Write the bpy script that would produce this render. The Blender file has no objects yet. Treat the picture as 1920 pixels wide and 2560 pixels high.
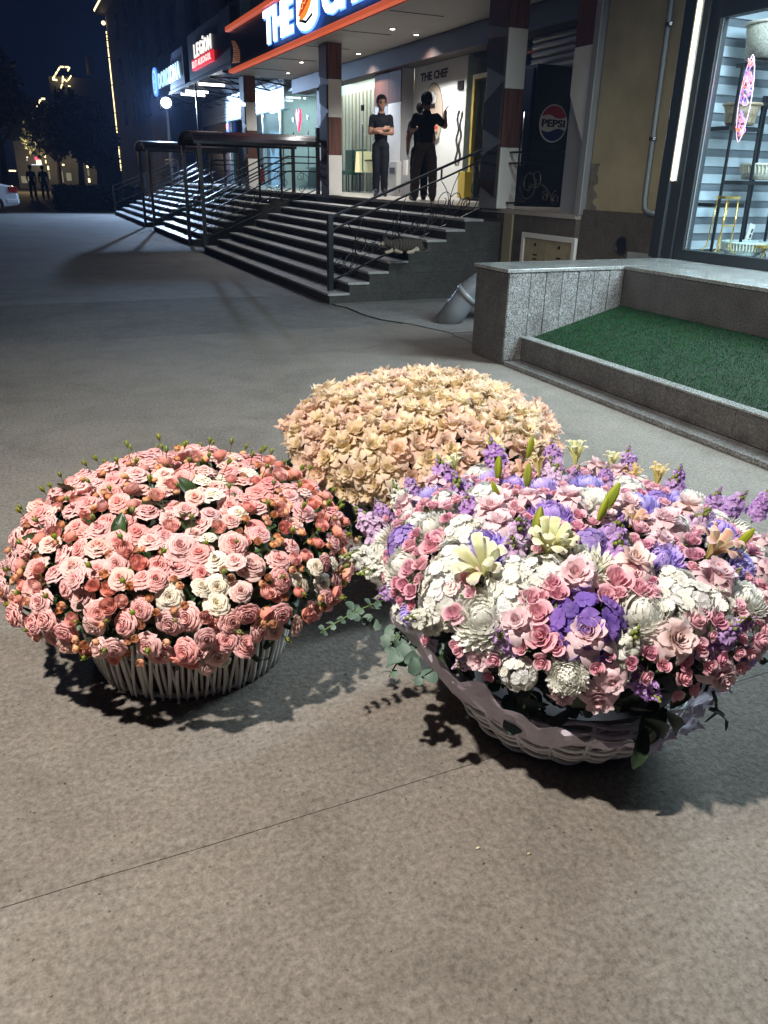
import bpy, bmesh, math, random
import numpy as np
from mathutils import Vector, Matrix

random.seed(7)
RNG = np.random.default_rng(7)
R = math.radians
SC = bpy.context.scene
COL = SC.collection

# ------------------------------------------------------------------ camera, sky, lights, exposure
CAM_H, FPX = 1.5, 1924.0
YAW, PITCH, ROLL = R(24.5), R(23.5), R(1.2)
_f = Vector((math.sin(YAW)*math.cos(PITCH), math.cos(YAW)*math.cos(PITCH), -math.sin(PITCH)))
_r0 = Vector((math.cos(YAW), -math.sin(YAW), 0)); _u0 = _r0.cross(_f)
_r = _r0*math.cos(ROLL) + _u0*math.sin(ROLL)
_u = _u0*math.cos(ROLL) - _r0*math.sin(ROLL)
cam_data = bpy.data.cameras.new("camera")
cam_data.sensor_fit = 'VERTICAL'; cam_data.sensor_height = 24.0; cam_data.lens = 24.0*FPX/2560.0
cam_data.clip_start = 0.05; cam_data.clip_end = 900
cam = bpy.data.objects.new("camera", cam_data); COL.objects.link(cam)
cam.matrix_world = Matrix(((_r.x, _u.x, -_f.x, 0), (_r.y, _u.y, -_f.y, 0), (_r.z, _u.z, -_f.z, CAM_H), (0, 0, 0, 1)))
SC.camera = cam

world = bpy.data.worlds.new("World"); SC.world = world; world.use_nodes = True
_wn = world.node_tree.nodes; _wl = world.node_tree.links
_bg = _wn["Background"]
_bg.inputs[0].default_value = (0.10, 0.22, 0.85, 1); _bg.inputs[1].default_value = 0.013

SC.view_settings.view_transform = 'Standard'; SC.view_settings.look = 'None'
SC.view_settings.exposure = 0.0; SC.view_settings.gamma = 1.0; SC.view_settings.use_curve_mapping = False
SC.cycles.use_denoising = True
try: SC.cycles.denoiser = 'OPENIMAGEDENOISE'
except Exception: pass
SC.cycles.max_bounces = 5; SC.cycles.diffuse_bounces = 2; SC.cycles.glossy_bounces = 2
SC.cycles.transparent_max_bounces = 12; SC.cycles.transmission_bounces = 4
SC.cycles.sample_clamp_indirect = 3.0

def lamp(name, kind, loc, energy, color, **k):
    d = bpy.data.lights.new(name, kind); d.energy = energy; d.color = color
    tgt = k.pop('target', None)
    for a, b in k.items(): setattr(d, a, b)
    o = bpy.data.objects.new(name, d); COL.objects.link(o); o.location = loc
    if tgt is not None:
        o.rotation_euler = (Vector(tgt)-Vector(loc)).to_track_quat('-Z', 'Y').to_euler()
    return o
# street lamp on the left of the baskets, high, just outside the frame
lamp("street_lamp_light", 'SPOT', (-1.12, 1.0, 4.15), 1560, (1.0, 0.93, 0.84), shadow_soft_size=0.06, spot_size=R(112), spot_blend=0.85, target=(1.15, 2.35, 0))
# strip of lamps above the flower shop's window
lamp("shop_awning_light", 'AREA', (5.72, 3.7, 2.85), 420, (0.80, 0.96, 1.0), shape='RECTANGLE', size=0.12, size_y=2.6, target=(3.9, 4.2, 0))
# floodlight under the awning of the far shop
lamp("awning_floodlight_light", 'SPOT', (5.5, 32.7, 3.9), 3400, (0.46, 0.66, 1.0), shadow_soft_size=0.12, spot_size=R(168), spot_blend=0.3, target=(2.5, 22, 0))

# ------------------------------------------------------------------ helpers
def ray(x, y):
    return (_r*(x-960) - _u*(y-1280) + _f*FPX).normalized()
CP = Vector((0, 0, CAM_H))
def P(x, y, X=None, Y=None, Z=None):
    d = ray(x, y)
    if X is not None: t = X/d.x
    elif Y is not None: t = Y/d.y
    else: t = (Z-CAM_H)/d.z
    return CP + d*t

def node_mat(name):
    m = bpy.data.materials.new(name); m.use_nodes = True
    nt = m.node_tree
    return m, nt, nt.nodes, nt.links, nt.nodes["Principled BSDF"]

def mat(name, col, rough=0.6, metal=0.0, var=0.0, scale=8.0, bump=0.0, bscale=60.0, spec=0.5, detail=4, coat=0.0):
    m, nt, N, L, b = node_mat(name)
    b.inputs["Base Color"].default_value = (*col, 1); b.inputs["Roughness"].default_value = rough
    b.inputs["Metallic"].default_value = metal; b.inputs["Specular IOR Level"].default_value = spec
    b.inputs["Coat Weight"].default_value = coat
    tc = N.new("ShaderNodeTexCoord")
    if var > 0:
        n = N.new("ShaderNodeTexNoise"); n.inputs["Scale"].default_value = scale; n.inputs["Detail"].default_value = detail
        L.new(tc.outputs["Object"], n.inputs["Vector"])
        r = N.new("ShaderNodeValToRGB")
        r.color_ramp.elements[0].position = 0.3; r.color_ramp.elements[1].position = 0.7
        r.color_ramp.elements[0].color = (*[max(0, c*(1-var)) for c in col], 1)
        r.color_ramp.elements[1].color = (*[min(1, c*(1+var)) for c in col], 1)
        L.new(n.outputs["Fac"], r.inputs["Fac"]); L.new(r.outputs["Color"], b.inputs["Base Color"])
    if bump > 0:
        n2 = N.new("ShaderNodeTexNoise"); n2.inputs["Scale"].default_value = bscale; n2.inputs["Detail"].default_value = 5
        L.new(tc.outputs["Object"], n2.inputs["Vector"])
        bp = N.new("ShaderNodeBump"); bp.inputs["Strength"].default_value = bump; bp.inputs["Distance"].default_value = 0.01
        L.new(n2.outputs["Fac"], bp.inputs["Height"]); L.new(bp.outputs["Normal"], b.inputs["Normal"])
    return m

def emit(name, col, s):
    m, nt, N, L, b = node_mat(name)
    b.inputs["Base Color"].default_value = (*[min(1, c) for c in col], 1)
    b.inputs["Emission Color"].default_value = (*col, 1); b.inputs["Emission Strength"].default_value = s
    return m

def glass_mat(name, tint=(0.9, 0.97, 1.0), gl=0.07):
    m = bpy.data.materials.new(name); m.use_nodes = True
    N = m.node_tree.nodes; L = m.node_tree.links; N.remove(N["Principled BSDF"])
    t = N.new("ShaderNodeBsdfTransparent"); t.inputs[0].default_value = (*tint, 1)
    g = N.new("ShaderNodeBsdfGlossy"); g.inputs["Roughness"].default_value = 0.02
    mx = N.new("ShaderNodeMixShader"); mx.inputs[0].default_value = gl
    L.new(t.outputs[0], mx.inputs[1]); L.new(g.outputs[0], mx.inputs[2]); L.new(mx.outputs[0], N["Material Output"].inputs[0])
    return m

ORG = {}
def org(o): return ORG.get(o.name, Vector((0, 0, 0))) if o is not None else Vector((0, 0, 0))

class MB:
    """collects geometry in world coordinates; build() links it as ONE mesh object"""
    def __init__(s): s.v, s.f, s.m, s.c = [], [], [], []
    def add(s, vs, fs, mi=0):
        b = len(s.v); s.v += [tuple(v) for v in vs]
        for f in fs: s.f.append(tuple(b+i for i in f)); s.m.append(mi)
    def box(s, x0, x1, y0, y1, z0, z1, mi=0):
        s.add([(x0,y0,z0),(x1,y0,z0),(x1,y1,z0),(x0,y1,z0),(x0,y0,z1),(x1,y0,z1),(x1,y1,z1),(x0,y1,z1)],
              [(0,3,2,1),(4,5,6,7),(0,1,5,4),(1,2,6,5),(2,3,7,6),(3,0,4,7)], mi); return s
    def obox(s, c, ax, ay, az, mi=0):
        """box from centre and three half-axis vectors"""
        c, ax, ay, az = Vector(c), Vector(ax), Vector(ay), Vector(az)
        vs = [c+ax*i+ay*j+az*k for k in (-1,1) for i, j in ((-1,-1),(1,-1),(1,1),(-1,1))]
        s.add(vs, [(0,3,2,1),(4,5,6,7),(0,1,5,4),(1,2,6,5),(2,3,7,6),(3,0,4,7)], mi); return s
    def bar(s, a, b, w, h=None, up=(0,0,1), mi=0):
        a, b = Vector(a), Vector(b); d = (b-a); L = d.length; d.normalize(); h = h or w
        u = Vector(up); sx = d.cross(u)
        if sx.length < 1e-4: sx = d.cross(Vector((1,0,0)))
        sx.normalize(); uy = sx.cross(d).normalized()
        return s.obox((a+b)/2, d*(L/2), sx*(w/2), uy*(h/2), mi)
    def tube(s, pts, r, n=6, mi=0, cap=True):
        pts = [Vector(p) for p in pts]; k = len(pts)
        rr = list(r) if hasattr(r, '__len__') else [r]*k
        T = [(pts[min(i+1,k-1)]-pts[max(i-1,0)]).normalized() for i in range(k)]
        a = T[0].orthogonal().normalized(); vs = []; b0 = len(s.v)
        for i in range(k):
            a = (a - T[i]*a.dot(T[i]))
            a = a.normalized() if a.length > 1e-6 else T[i].orthogonal().normalized()
            b = T[i].cross(a)
            for j in range(n):
                q = 2*math.pi*j/n
                vs.append(pts[i] + (a*math.cos(q)+b*math.sin(q))*rr[i])
        fs = [(i*n+j, i*n+(j+1)%n, (i+1)*n+(j+1)%n, (i+1)*n+j) for i in range(k-1) for j in range(n)]
        if cap: fs += [tuple(range(n-1,-1,-1)), tuple((k-1)*n+j for j in range(n))]
        s.add(vs, fs, mi); return s
    def ball(s, c, r, seg=10, rings=6, mi=0, sc=(1,1,1)):
        c = Vector(c); vs = [c+Vector((0,0,-r*sc[2]))]; fs = []
        for i in range(1, rings):
            p = -math.pi/2+math.pi*i/rings
            for j in range(seg):
                q = 2*math.pi*j/seg
                vs.append(c+Vector((r*sc[0]*math.cos(p)*math.cos(q), r*sc[1]*math.cos(p)*math.sin(q), r*sc[2]*math.sin(p))))
        vs.append(c+Vector((0,0,r*sc[2]))); t = len(vs)-1
        for j in range(seg):
            fs.append((0, 1+(j+1)%seg, 1+j)); fs.append((t, t-seg+j, t-seg+(j+1)%seg))
        for i in range(rings-2):
            for j in range(seg):
                fs.append((1+i*seg+j, 1+i*seg+(j+1)%seg, 1+(i+1)*seg+(j+1)%seg, 1+(i+1)*seg+j))
        s.add(vs, fs, mi); return s
    def lathe(s, prof, c=(0,0,0), seg=24, mi=0):
        c = Vector(c); k = len(prof)
        vs = [c+Vector((r*math.cos(2*math.pi*j/seg), r*math.sin(2*math.pi*j/seg), z)) for r, z in prof for j in range(seg)]
        fs = [(i*seg+j, i*seg+(j+1)%seg, (i+1)*seg+(j+1)%seg, (i+1)*seg+j) for i in range(k-1) for j in range(seg)]
        s.add(vs, fs, mi); return s
    def prism(s, poly, fn, a, b, mi=0):
        """poly 2-D outline, fn(u, v, d) -> world point, from depth a to b"""
        n = len(poly)
        vs = [fn(u, v, a) for u, v in poly]+[fn(u, v, b) for u, v in poly]
        fs = [tuple(range(n)), tuple(range(2*n-1, n-1, -1))]+[(i, n+i, n+(i+1)%n, (i+1)%n) for i in range(n)]
        s.add(vs, fs, mi); return s
    def build(s, name, mats, parent=None, smooth=False, bevel=0.0, fix=True, label=None):
        me = bpy.data.meshes.new(name); o0 = org(parent)
        me.from_pydata([(v[0]-o0.x, v[1]-o0.y, v[2]-o0.z) for v in s.v], [], s.f)
        if not isinstance(mats, (list, tuple)): mats = [mats]
        for m in mats: me.materials.append(m)
        if len(mats) > 1: me.polygons.foreach_set("material_index", s.m)
        if fix:
            bm = bmesh.new(); bm.from_mesh(me); bmesh.ops.recalc_face_normals(bm, faces=bm.faces); bm.to_mesh(me); bm.free()
        if smooth: me.polygons.foreach_set("use_smooth", [True]*len(me.polygons))
        o = bpy.data.objects.new(name, me); COL.objects.link(o)
        if parent is not None: o.parent = parent; ORG[o.name] = o0
        if bevel > 0:
            md = o.modifiers.new("bevel", 'BEVEL'); md.width = bevel; md.segments = 2; md.limit_method = 'ANGLE'
        if label: o['label'] = label
        return o

def tag(o, label=None, cat=None, group=None, kind=None):
    for k, v in (('label', label), ('category', cat), ('group', group), ('kind', kind)):
        if v: o[k] = v
    return o
def thing(name, label, cat, loc=(0,0,0), group=None):
    o = bpy.data.objects.new(name, None); COL.objects.link(o); o.location = loc; o.empty_display_size = 0.1
    ORG[o.name] = Vector(loc); return tag(o, label, cat, group)
def inst(name, me, parent, M):
    o = bpy.data.objects.new(name, me); COL.objects.link(o)
    if parent is not None:
        o.parent = parent; o.matrix_local = Matrix.Translation(-org(parent)) @ M; ORG[o.name] = org(parent)
    else: o.matrix_world = M
    return o
def frame(loc, axis, spin=0.0, scale=1.0):
    z = Vector(axis).normalized(); q = z.to_track_quat('Z', 'Y').to_matrix().to_4x4()
    sc = scale if hasattr(scale, '__len__') else (scale,)*3
    return Matrix.Translation(loc) @ q @ Matrix.Rotation(spin, 4, 'Z') @ Matrix.Diagonal((*sc, 1))

def text_geo(body, width, height, depth, bold=0.0, spacing=1.0, shear=0.0):
    """lettering as geometry: (verts with x 0..width, y 0..height, z 0..depth, faces)"""
    cu = bpy.data.curves.new("lettering", 'FONT'); cu.body = body; cu.extrude = 0.05; cu.offset = bold
    cu.space_character = spacing; cu.resolution_u = 3; cu.shear = shear
    o = bpy.data.objects.new("lettering", cu); COL.objects.link(o)
    dg = bpy.context.evaluated_depsgraph_get(); me = bpy.data.meshes.new_from_object(o.evaluated_get(dg))
    v = np.array([p.co[:] for p in me.vertices]); f = [tuple(p.vertices) for p in me.polygons]
    bpy.data.objects.remove(o); bpy.data.curves.remove(cu); bpy.data.meshes.remove(me)
    lo, hi = v.min(0), v.max(0); v = (v-lo)/(hi-lo)*np.array([width, height, depth])
    return v, f
def text_on(mb, body, fn, width, height, depth, mi=0, **k):
    v, f = text_geo(body, width, height, depth, **k)
    mb.add([fn(*p) for p in v], f, mi)
def west(X, Y, Z):      # a wall plane facing -X: text runs towards -Y
    return lambda u, v, d: (X-d, Y-u, Z+v)
def south(X, Y, Z):     # a wall plane facing -Y: text runs towards +X
    return lambda u, v, d: (X+u, Y-d, Z+v)

# ------------------------------------------------------------------ materials
def concrete(name, c1, c2, c3, bumpy=0.5):
    m, nt, N, L, b = node_mat(name)
    tc = N.new("ShaderNodeTexCoord")
    def noise(scale, detail=6, rough=0.6, dist=0.0):
        n = N.new("ShaderNodeTexNoise"); n.inputs["Scale"].default_value = scale; n.inputs["Detail"].default_value = detail
        n.inputs["Roughness"].default_value = rough; n.inputs["Distortion"].default_value = dist
        L.new(tc.outputs["Object"], n.inputs["Vector"]); return n
    big, mid, fine, pit = noise(0.9, 5, 0.6, 0.4), noise(7, 6, 0.65), noise(58, 7, 0.82), noise(38, 3, 0.5, 0.6)
    r = N.new("ShaderNodeValToRGB"); e = r.color_ramp.elements
    e[0].position = 0.33; e[0].color = (*c1, 1); e[1].position = 0.68; e[1].color = (*c2, 1)
    x = e.new(0.5); x.color = (*c3, 1)
    mixf = N.new("ShaderNodeMix"); mixf.inputs["Factor"].default_value = 0.45
    L.new(big.outputs["Fac"], mixf.inputs["A"]); L.new(mid.outputs["Fac"], mixf.inputs["B"]); L.new(mixf.outputs["Result"], r.inputs["Fac"])
    # fine mottling and dark pits
    r2 = N.new("ShaderNodeValToRGB"); r2.color_ramp.elements[0].position = 0.33; r2.color_ramp.elements[1].position = 0.66
    r2.color_ramp.elements[0].color = (0.42, 0.405, 0.39, 1); r2.color_ramp.elements[1].color = (1.24, 1.24, 1.24, 1)
    L.new(fine.outputs["Fac"], r2.inputs["Fac"])
    mul = N.new("ShaderNodeMix"); mul.data_type = 'RGBA'; mul.blend_type = 'MULTIPLY'; mul.inputs["Factor"].default_value = 1
    L.new(r.outputs["Color"], mul.inputs["A"]); L.new(r2.outputs["Color"], mul.inputs["B"])
    vo = N.new("ShaderNodeTexVoronoi"); vo.inputs["Scale"].default_value = 26; L.new(tc.outputs["Object"], vo.inputs["Vector"])
    rv = N.new("ShaderNodeValToRGB"); rv.color_ramp.elements[0].position = 0.06; rv.color_ramp.elements[1].position = 0.13
    rv.color_ramp.elements[0].color = (0.45, 0.43, 0.4, 1); rv.color_ramp.elements[1].color = (1, 1, 1, 1)
    L.new(vo.outputs["Distance"], rv.inputs["Fac"])
    gate = N.new("ShaderNodeMath"); gate.operation = 'GREATER_THAN'; gate.inputs[1].default_value = 0.50; L.new(mid.outputs["Fac"], gate.inputs[0])
    mul2 = N.new("ShaderNodeMix"); mul2.data_type = 'RGBA'; mul2.blend_type = 'MULTIPLY'
    L.new(gate.outputs[0], mul2.inputs["Factor"]); L.new(mul.outputs["Result"], mul2.inputs["A"]); L.new(rv.outputs["Color"], mul2.inputs["B"])
    st = noise(1.7, 7, 0.62, 1.2); rs = N.new("ShaderNodeValToRGB"); rs.color_ramp.elements[0].position = 0.30; rs.color_ramp.elements[1].position = 0.52
    rs.color_ramp.elements[0].color = (0.80, 0.79, 0.78, 1); rs.color_ramp.elements[1].color = (1, 1, 1, 1); xx = rs.color_ramp.elements.new(0.70); xx.color = (1.05, 1.02, 0.98, 1)
    L.new(st.outputs["Fac"], rs.inputs["Fac"])
    mul3 = N.new("ShaderNodeMix"); mul3.data_type = 'RGBA'; mul3.blend_type = 'MULTIPLY'; mul3.inputs["Factor"].default_value = 1
    L.new(mul2.outputs["Result"], mul3.inputs["A"]); L.new(rs.outputs["Color"], mul3.inputs["B"])
    L.new(mul3.outputs["Result"], b.inputs["Base Color"])
    b.inputs["Roughness"].default_value = 0.82; b.inputs["Specular IOR Level"].default_value = 0.3
    ad = N.new("ShaderNodeMath"); ad.operation = 'ADD'; L.new(fine.outputs["Fac"], ad.inputs[0])
    m2 = N.new("ShaderNodeMath"); m2.operation = 'MULTIPLY'; m2.inputs[1].default_value = 1.6; L.new(pit.outputs["Fac"], m2.inputs[0]); L.new(m2.outputs[0], ad.inputs[1])
    bp = N.new("ShaderNodeBump"); bp.inputs["Strength"].default_value = bumpy; bp.inputs["Distance"].default_value = 0.006
    L.new(ad.outputs[0], bp.inputs["Height"]); L.new(bp.outputs["Normal"], b.inputs["Normal"])
    return m

def granite(name, dark, light, mix=0.5, rough=0.35):
    m, nt, N, L, b = node_mat(name)
    tc = N.new("ShaderNodeTexCoord")
    v = N.new("ShaderNodeTexNoise"); v.inputs["Scale"].default_value = 95; v.inputs["Detail"].default_value = 3; v.inputs["Roughness"].default_value = 0.7
    v2 = N.new("ShaderNodeTexNoise"); v2.inputs["Scale"].default_value = 5; v2.inputs["Detail"].default_value = 4
    L.new(tc.outputs["Object"], v.inputs["Vector"]); L.new(tc.outputs["Object"], v2.inputs["Vector"])
    r = N.new("ShaderNodeValToRGB"); r.color_ramp.elements[0].position = mix-0.1; r.color_ramp.elements[1].position = mix+0.12
    r.color_ramp.elements[0].color = (*dark, 1); r.color_ramp.elements[1].color = (*light, 1)
    L.new(v.outputs["Fac"], r.inputs["Fac"])
    r2 = N.new("ShaderNodeValToRGB"); r2.color_ramp.elements[0].position = 0.3; r2.color_ramp.elements[1].position = 0.7
    r2.color_ramp.elements[0].color = (0.7, 0.68, 0.66, 1); r2.color_ramp.elements[1].color = (1.1, 1.1, 1.1, 1); L.new(v2.outputs["Fac"], r2.inputs["Fac"])
    mul = N.new("ShaderNodeMix"); mul.data_type = 'RGBA'; mul.blend_type = 'MULTIPLY'; mul.inputs["Factor"].default_value = 1
    L.new(r.outputs["Color"], mul.inputs["A"]); L.new(r2.outputs["Color"], mul.inputs["B"]); L.new(mul.outputs["Result"], b.inputs["Base Color"])
    b.inputs["Roughness"].default_value = rough
    return m

def wood(name, c1, c2, scale=6.0, axis=2, rough=0.45):
    m, nt, N, L, b = node_mat(name)
    tc = N.new("ShaderNodeTexCoord"); mp = N.new("ShaderNodeMapping")
    s = [scale*6]*3; s[axis] = scale*0.35; mp.inputs["Scale"].default_value = s
    n = N.new("ShaderNodeTexNoise"); n.inputs["Scale"].default_value = 1.0; n.inputs["Detail"].default_value = 5; n.inputs["Distortion"].default_value = 0.6
    L.new(tc.outputs["Object"], mp.inputs["Vector"]); L.new(mp.outputs[0], n.inputs["Vector"])
    r = N.new("ShaderNodeValToRGB"); r.color_ramp.elements[0].position = 0.35; r.color_ramp.elements[1].position = 0.65
    r.color_ramp.elements[0].color = (*c1, 1); r.color_ramp.elements[1].color = (*c2, 1)
    L.new(n.outputs["Fac"], r.inputs["Fac"]); L.new(r.outputs["Color"], b.inputs["Base Color"]); b.inputs["Roughness"].default_value = rough
    return m

def petal_mat(name, trans=0.38, rough=0.55, jit=0.007, vj=0.10):
    """petal colour from the mesh's own colours, a small shift per bloom, thin enough to let some light through"""
    m, nt, N, L, b = node_mat(name)
    at = N.new("ShaderNodeAttribute"); at.attribute_name = "Col"
    oi = N.new("ShaderNodeObjectInfo")
    hs = N.new("ShaderNodeHueSaturation")
    def ramp(lo, hi, src):
        mr = N.new("ShaderNodeMapRange"); mr.inputs["To Min"].default_value = lo; mr.inputs["To Max"].default_value = hi
        L.new(src, mr.inputs["Value"]); return mr.outputs[0]
    w = N.new("ShaderNodeTexWhiteNoise"); w.noise_dimensions = '1D'; L.new(oi.outputs["Random"], w.inputs["W"])
    L.new(ramp(0.5-jit, 0.5+jit, oi.outputs["Random"]), hs.inputs["Hue"])
    L.new(ramp(1-vj*1.6, 1+vj*1.6, w.outputs["Value"]), hs.inputs["Saturation"])
    L.new(ramp(1-vj, 1+vj*0.4, oi.outputs["Random"]), hs.inputs["Value"])
    L.new(at.outputs["Color"], hs.inputs["Color"]); L.new(hs.outputs["Color"], b.inputs["Base Color"])
    b.inputs["Roughness"].default_value = rough; b.inputs["Specular IOR Level"].default_value = 0.25
    tr = N.new("ShaderNodeBsdfTranslucent"); L.new(hs.outputs["Color"], tr.inputs["Color"])
    mx = N.new("ShaderNodeMixShader"); mx.inputs[0].default_value = trans
    L.new(b.outputs[0], mx.inputs[1]); L.new(tr.outputs[0], mx.inputs[2]); L.new(mx.outputs[0], N["Material Output"].inputs[0])
    return m

M = {}
M['ground'] = concrete('concrete_paving', (0.168, 0.149, 0.129), (0.236, 0.214, 0.191), (0.203, 0.182, 0.161), 0.55)
M['ground_rough'] = concrete('rough_paving', (0.125, 0.118, 0.110), (0.225, 0.214, 0.202), (0.17, 0.16, 0.15), 0.9)
M['asphalt'] = concrete('old_asphalt', (0.18, 0.175, 0.17), (0.26, 0.255, 0.25), (0.22, 0.215, 0.21), 0.6)
M['soil'] = mat('joint_dirt', (0.045, 0.038, 0.03), 0.95)
M['granite'] = granite('grey_granite', (0.07, 0.068, 0.066), (0.34, 0.34, 0.34), 0.52)
M['granite_top'] = granite('polished_granite', (0.12, 0.125, 0.12), (0.33, 0.335, 0.33), 0.5, 0.16)
M['granite_shade'] = granite('shaded_granite', (0.05, 0.046, 0.043), (0.16, 0.15, 0.145), 0.55)  # planter faces turned from the lamps, granite darkened for shade
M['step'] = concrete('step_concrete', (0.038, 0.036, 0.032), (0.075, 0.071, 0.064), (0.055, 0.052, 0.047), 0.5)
M['tread'] = granite('step_granite', (0.24, 0.235, 0.23), (0.46, 0.455, 0.45), 0.5, 0.45)  # pale treads lightened and dark risers darkened for the light from above
M['plinth'] = concrete('plinth_render', (0.10, 0.082, 0.066), (0.165, 0.14, 0.115), (0.13, 0.11, 0.09), 0.5)
M['yellow'] = mat('yellow_render', (0.40, 0.335, 0.20), 0.9, var=0.16, scale=2.2, bump=0.25, bscale=45)
M['patch'] = mat('bare_render', (0.20, 0.17, 0.13), 0.95, var=0.25, scale=9, bump=0.3, bscale=40)
M['brown'] = wood('brown_wood_panel', (0.055, 0.018, 0.011), (0.13, 0.042, 0.024), 5, 2, 0.6)
M['dbrown'] = mat('dark_brown_panel', (0.035, 0.018, 0.014), 0.55, var=0.2, scale=20)
M['white'] = mat('white_panel', (0.68, 0.66, 0.62), 0.4, var=0.04, scale=3)
M['wallwhite'] = mat('white_wall_paint', (0.72, 0.73, 0.70), 0.55, var=0.04, scale=1.5)
M['grey'] = mat('grey_panel', (0.26, 0.26, 0.27), 0.4, var=0.05, scale=3)
M['soffit'] = mat('soffit_panel', (0.34, 0.32, 0.30), 0.5, var=0.06, scale=1.5)
M['navy'] = mat('navy_cladding', (0.02, 0.022, 0.04), 0.4, var=0.2, scale=4)
M['orange'] = emit('orange_light_strip', (0.95, 0.16, 0.06), 0.5)
M['black'] = mat('black_metal', (0.012, 0.012, 0.014), 0.35, metal=0.4, spec=0.5)
M['blackp'] = mat('black_plastic', (0.015, 0.015, 0.017), 0.4)
M['anthracite'] = mat('anthracite_frame', (0.03, 0.034, 0.038), 0.4, metal=0.3)
M['steel'] = mat('steel', (0.5, 0.5, 0.5), 0.25, metal=1.0)
M['glass'] = glass_mat('window_glass')
M['glass2'] = glass_mat('porch_glass', (0.86, 0.95, 0.95), 0.10)
M['sign'] = emit('lit_letters', (0.82, 0.93, 1.0), 3.0)
M['signblue'] = emit('blue_sign_light', (0.08, 0.25, 1.0), 2.2)
M['sign2'] = emit('lit_white_letters', (1.0, 0.97, 0.92), 1.0)
M['signred'] = emit('lit_red_sign', (0.85, 0.03, 0.045), 0.9)
M['dorix'] = emit('lit_pharmacy_letters', (0.55, 0.85, 1.0), 1.15)
M['warmled'] = emit('warm_light_string', (1.0, 0.78, 0.38), 3.0)
M['led'] = emit('warm_led_strip', (1.0, 0.90, 0.55), 6.0)
M['tubelamp'] = emit('tube_lamp', (0.92, 0.97, 1.0), 9.0)
M['flood'] = emit('floodlight_lens', (0.75, 0.87, 1.0), 40.0)
M['spot'] = emit('downlight_lens', (1.0, 0.95, 0.85), 9.0)
M['skin'] = mat('skin', (0.26, 0.135, 0.085), 0.6, var=0.08, scale=30)
M['shirt'] = mat('black_cotton', (0.008, 0.0085, 0.011), 0.85, spec=0.12)
M['trouser'] = mat('dark_trousers', (0.009, 0.01, 0.014), 0.85, spec=0.12)
M['trouser_b'] = mat('brown_trousers', (0.055, 0.042, 0.033), 0.85, spec=0.12, var=0.2, scale=20)
M['shoe'] = mat('dark_shoes', (0.012, 0.011, 0.011), 0.45)
M['hair'] = mat('black_hair', (0.009, 0.007, 0.006), 0.65, spec=0.25, var=0.4, scale=120)
M['leaf'] = mat('rose_leaf', (0.028, 0.06, 0.018), 0.42, var=0.35, scale=30)
M['leafd'] = mat('dark_leaf', (0.014, 0.032, 0.012), 0.5, var=0.35, scale=20)
M['euc'] = mat('eucalyptus_leaf', (0.075, 0.125, 0.095), 0.6, var=0.25, scale=25)
M['stem'] = mat('green_stem', (0.09, 0.15, 0.035), 0.55)
M['wicker'] = mat('white_painted_wicker', (0.66, 0.63, 0.60), 0.5, var=0.10, scale=40, bump=0.2, bscale=200)
M['wicker2'] = mat('white_woven_wicker', (0.84, 0.82, 0.83), 0.45, var=0.08, scale=40, bump=0.15, bscale=200)
M['petal'] = petal_mat('petal')
M['petalp'] = petal_mat('petal_peach', 0.5, 0.5, 0.006, 0.07)
M['petalw'] = petal_mat('petal_mixed', 0.42, 0.5, 0.006, 0.06)

# ------------------------------------------------------------------ ground
def slab(poly, z, mt, name='concrete_slab', parent=None, th=0.004):
    mb = MB(); n = len(poly)
    mb.prism(poly, lambda u, v, d: (u, v, d), z-th, z)
    return mb.build(name, mt, parent)
ground = MB().box(-260, 260, -40, 420, -0.35, -0.03).build('ground', M['soil']); tag(ground, kind='structure')
def jag(a, b, n, amp, seed):
    rg = random.Random(seed); out = []
    for i in range(n+1):
        t = i/n; x = a[0]+(b[0]-a[0])*t; y = a[1]+(b[1]-a[1])*t
        k = amp*math.sin(math.pi*t)*0+ (0 if i in (0, n) else rg.uniform(-amp, amp))
        dx, dy = b[0]-a[0], b[1]-a[1]; l = math.hypot(dx, dy)
        out.append((x-dy/l*k, y+dx/l*k))
    return out
g = 0.004
crackA = jag((3.86, 5.95), (4.02, 7.2), 9, 0.018, 3)
crackB = jag((4.02, 7.2), (3.80, 7.93), 6, 0.02, 4)
crackC = jag((3.80, 7.93), (3.64, 8.3), 5, 0.03, 5)+jag((3.64, 8.3), (3.53, 9.5), 7, 0.035, 6)[1:]
seamN = jag((-14, 8.35), (3.78, 7.90), 60, 0.012, 8)
joint = jag((-14, 1.62), (0.2, 1.436), 60, 0.0035, 9)+jag((0.2, 1.436), (16, 1.40), 60, 0.003, 10)[1:]
def off(pts, dx, dy): return [(x+dx, y+dy) for x, y in pts]
MB().box(-14, 16, 1.2, 1.8, -.06, -.0045).build('joint_filler', mat('joint_filler', (.15, .132, .115), .95), ground)
slab([(-14, -8), (16, -8)]+off(joint, 0, -g*.3)[::-1], 0.0, M['ground'], 'concrete_slab', ground)
slab(off(joint, 0, g*.3)+[(16, 7.2)]+[(4.03, 7.2)]+off(crackA, g*2, 0)[::-1][1:]+off(crackA, -g*1.5, 0)+off(crackB, -g*2, 0)[1:]+off(seamN, 0, -g*1.5)[::-1], 0.0, M['ground'], 'concrete_slab', ground)
slab(off(crackB, g*2, g)+off(crackC, g*2, 0)[1:]+[(16, 9.5), (16, 7.21), (4.03, 7.21)], 0.006, M['asphalt'], 'concrete_slab', ground)
slab(off(seamN, 0, g*1.5)+off(crackC, -g*3, 0)[1:]+[(3.53, 10.4)]+off(jag((3.53, 10.4), (-14, 10.9), 60, 0.05, 12), 0, -0.002)[1:], -0.004, M['ground_rough'], 'concrete_slab', ground)
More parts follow.
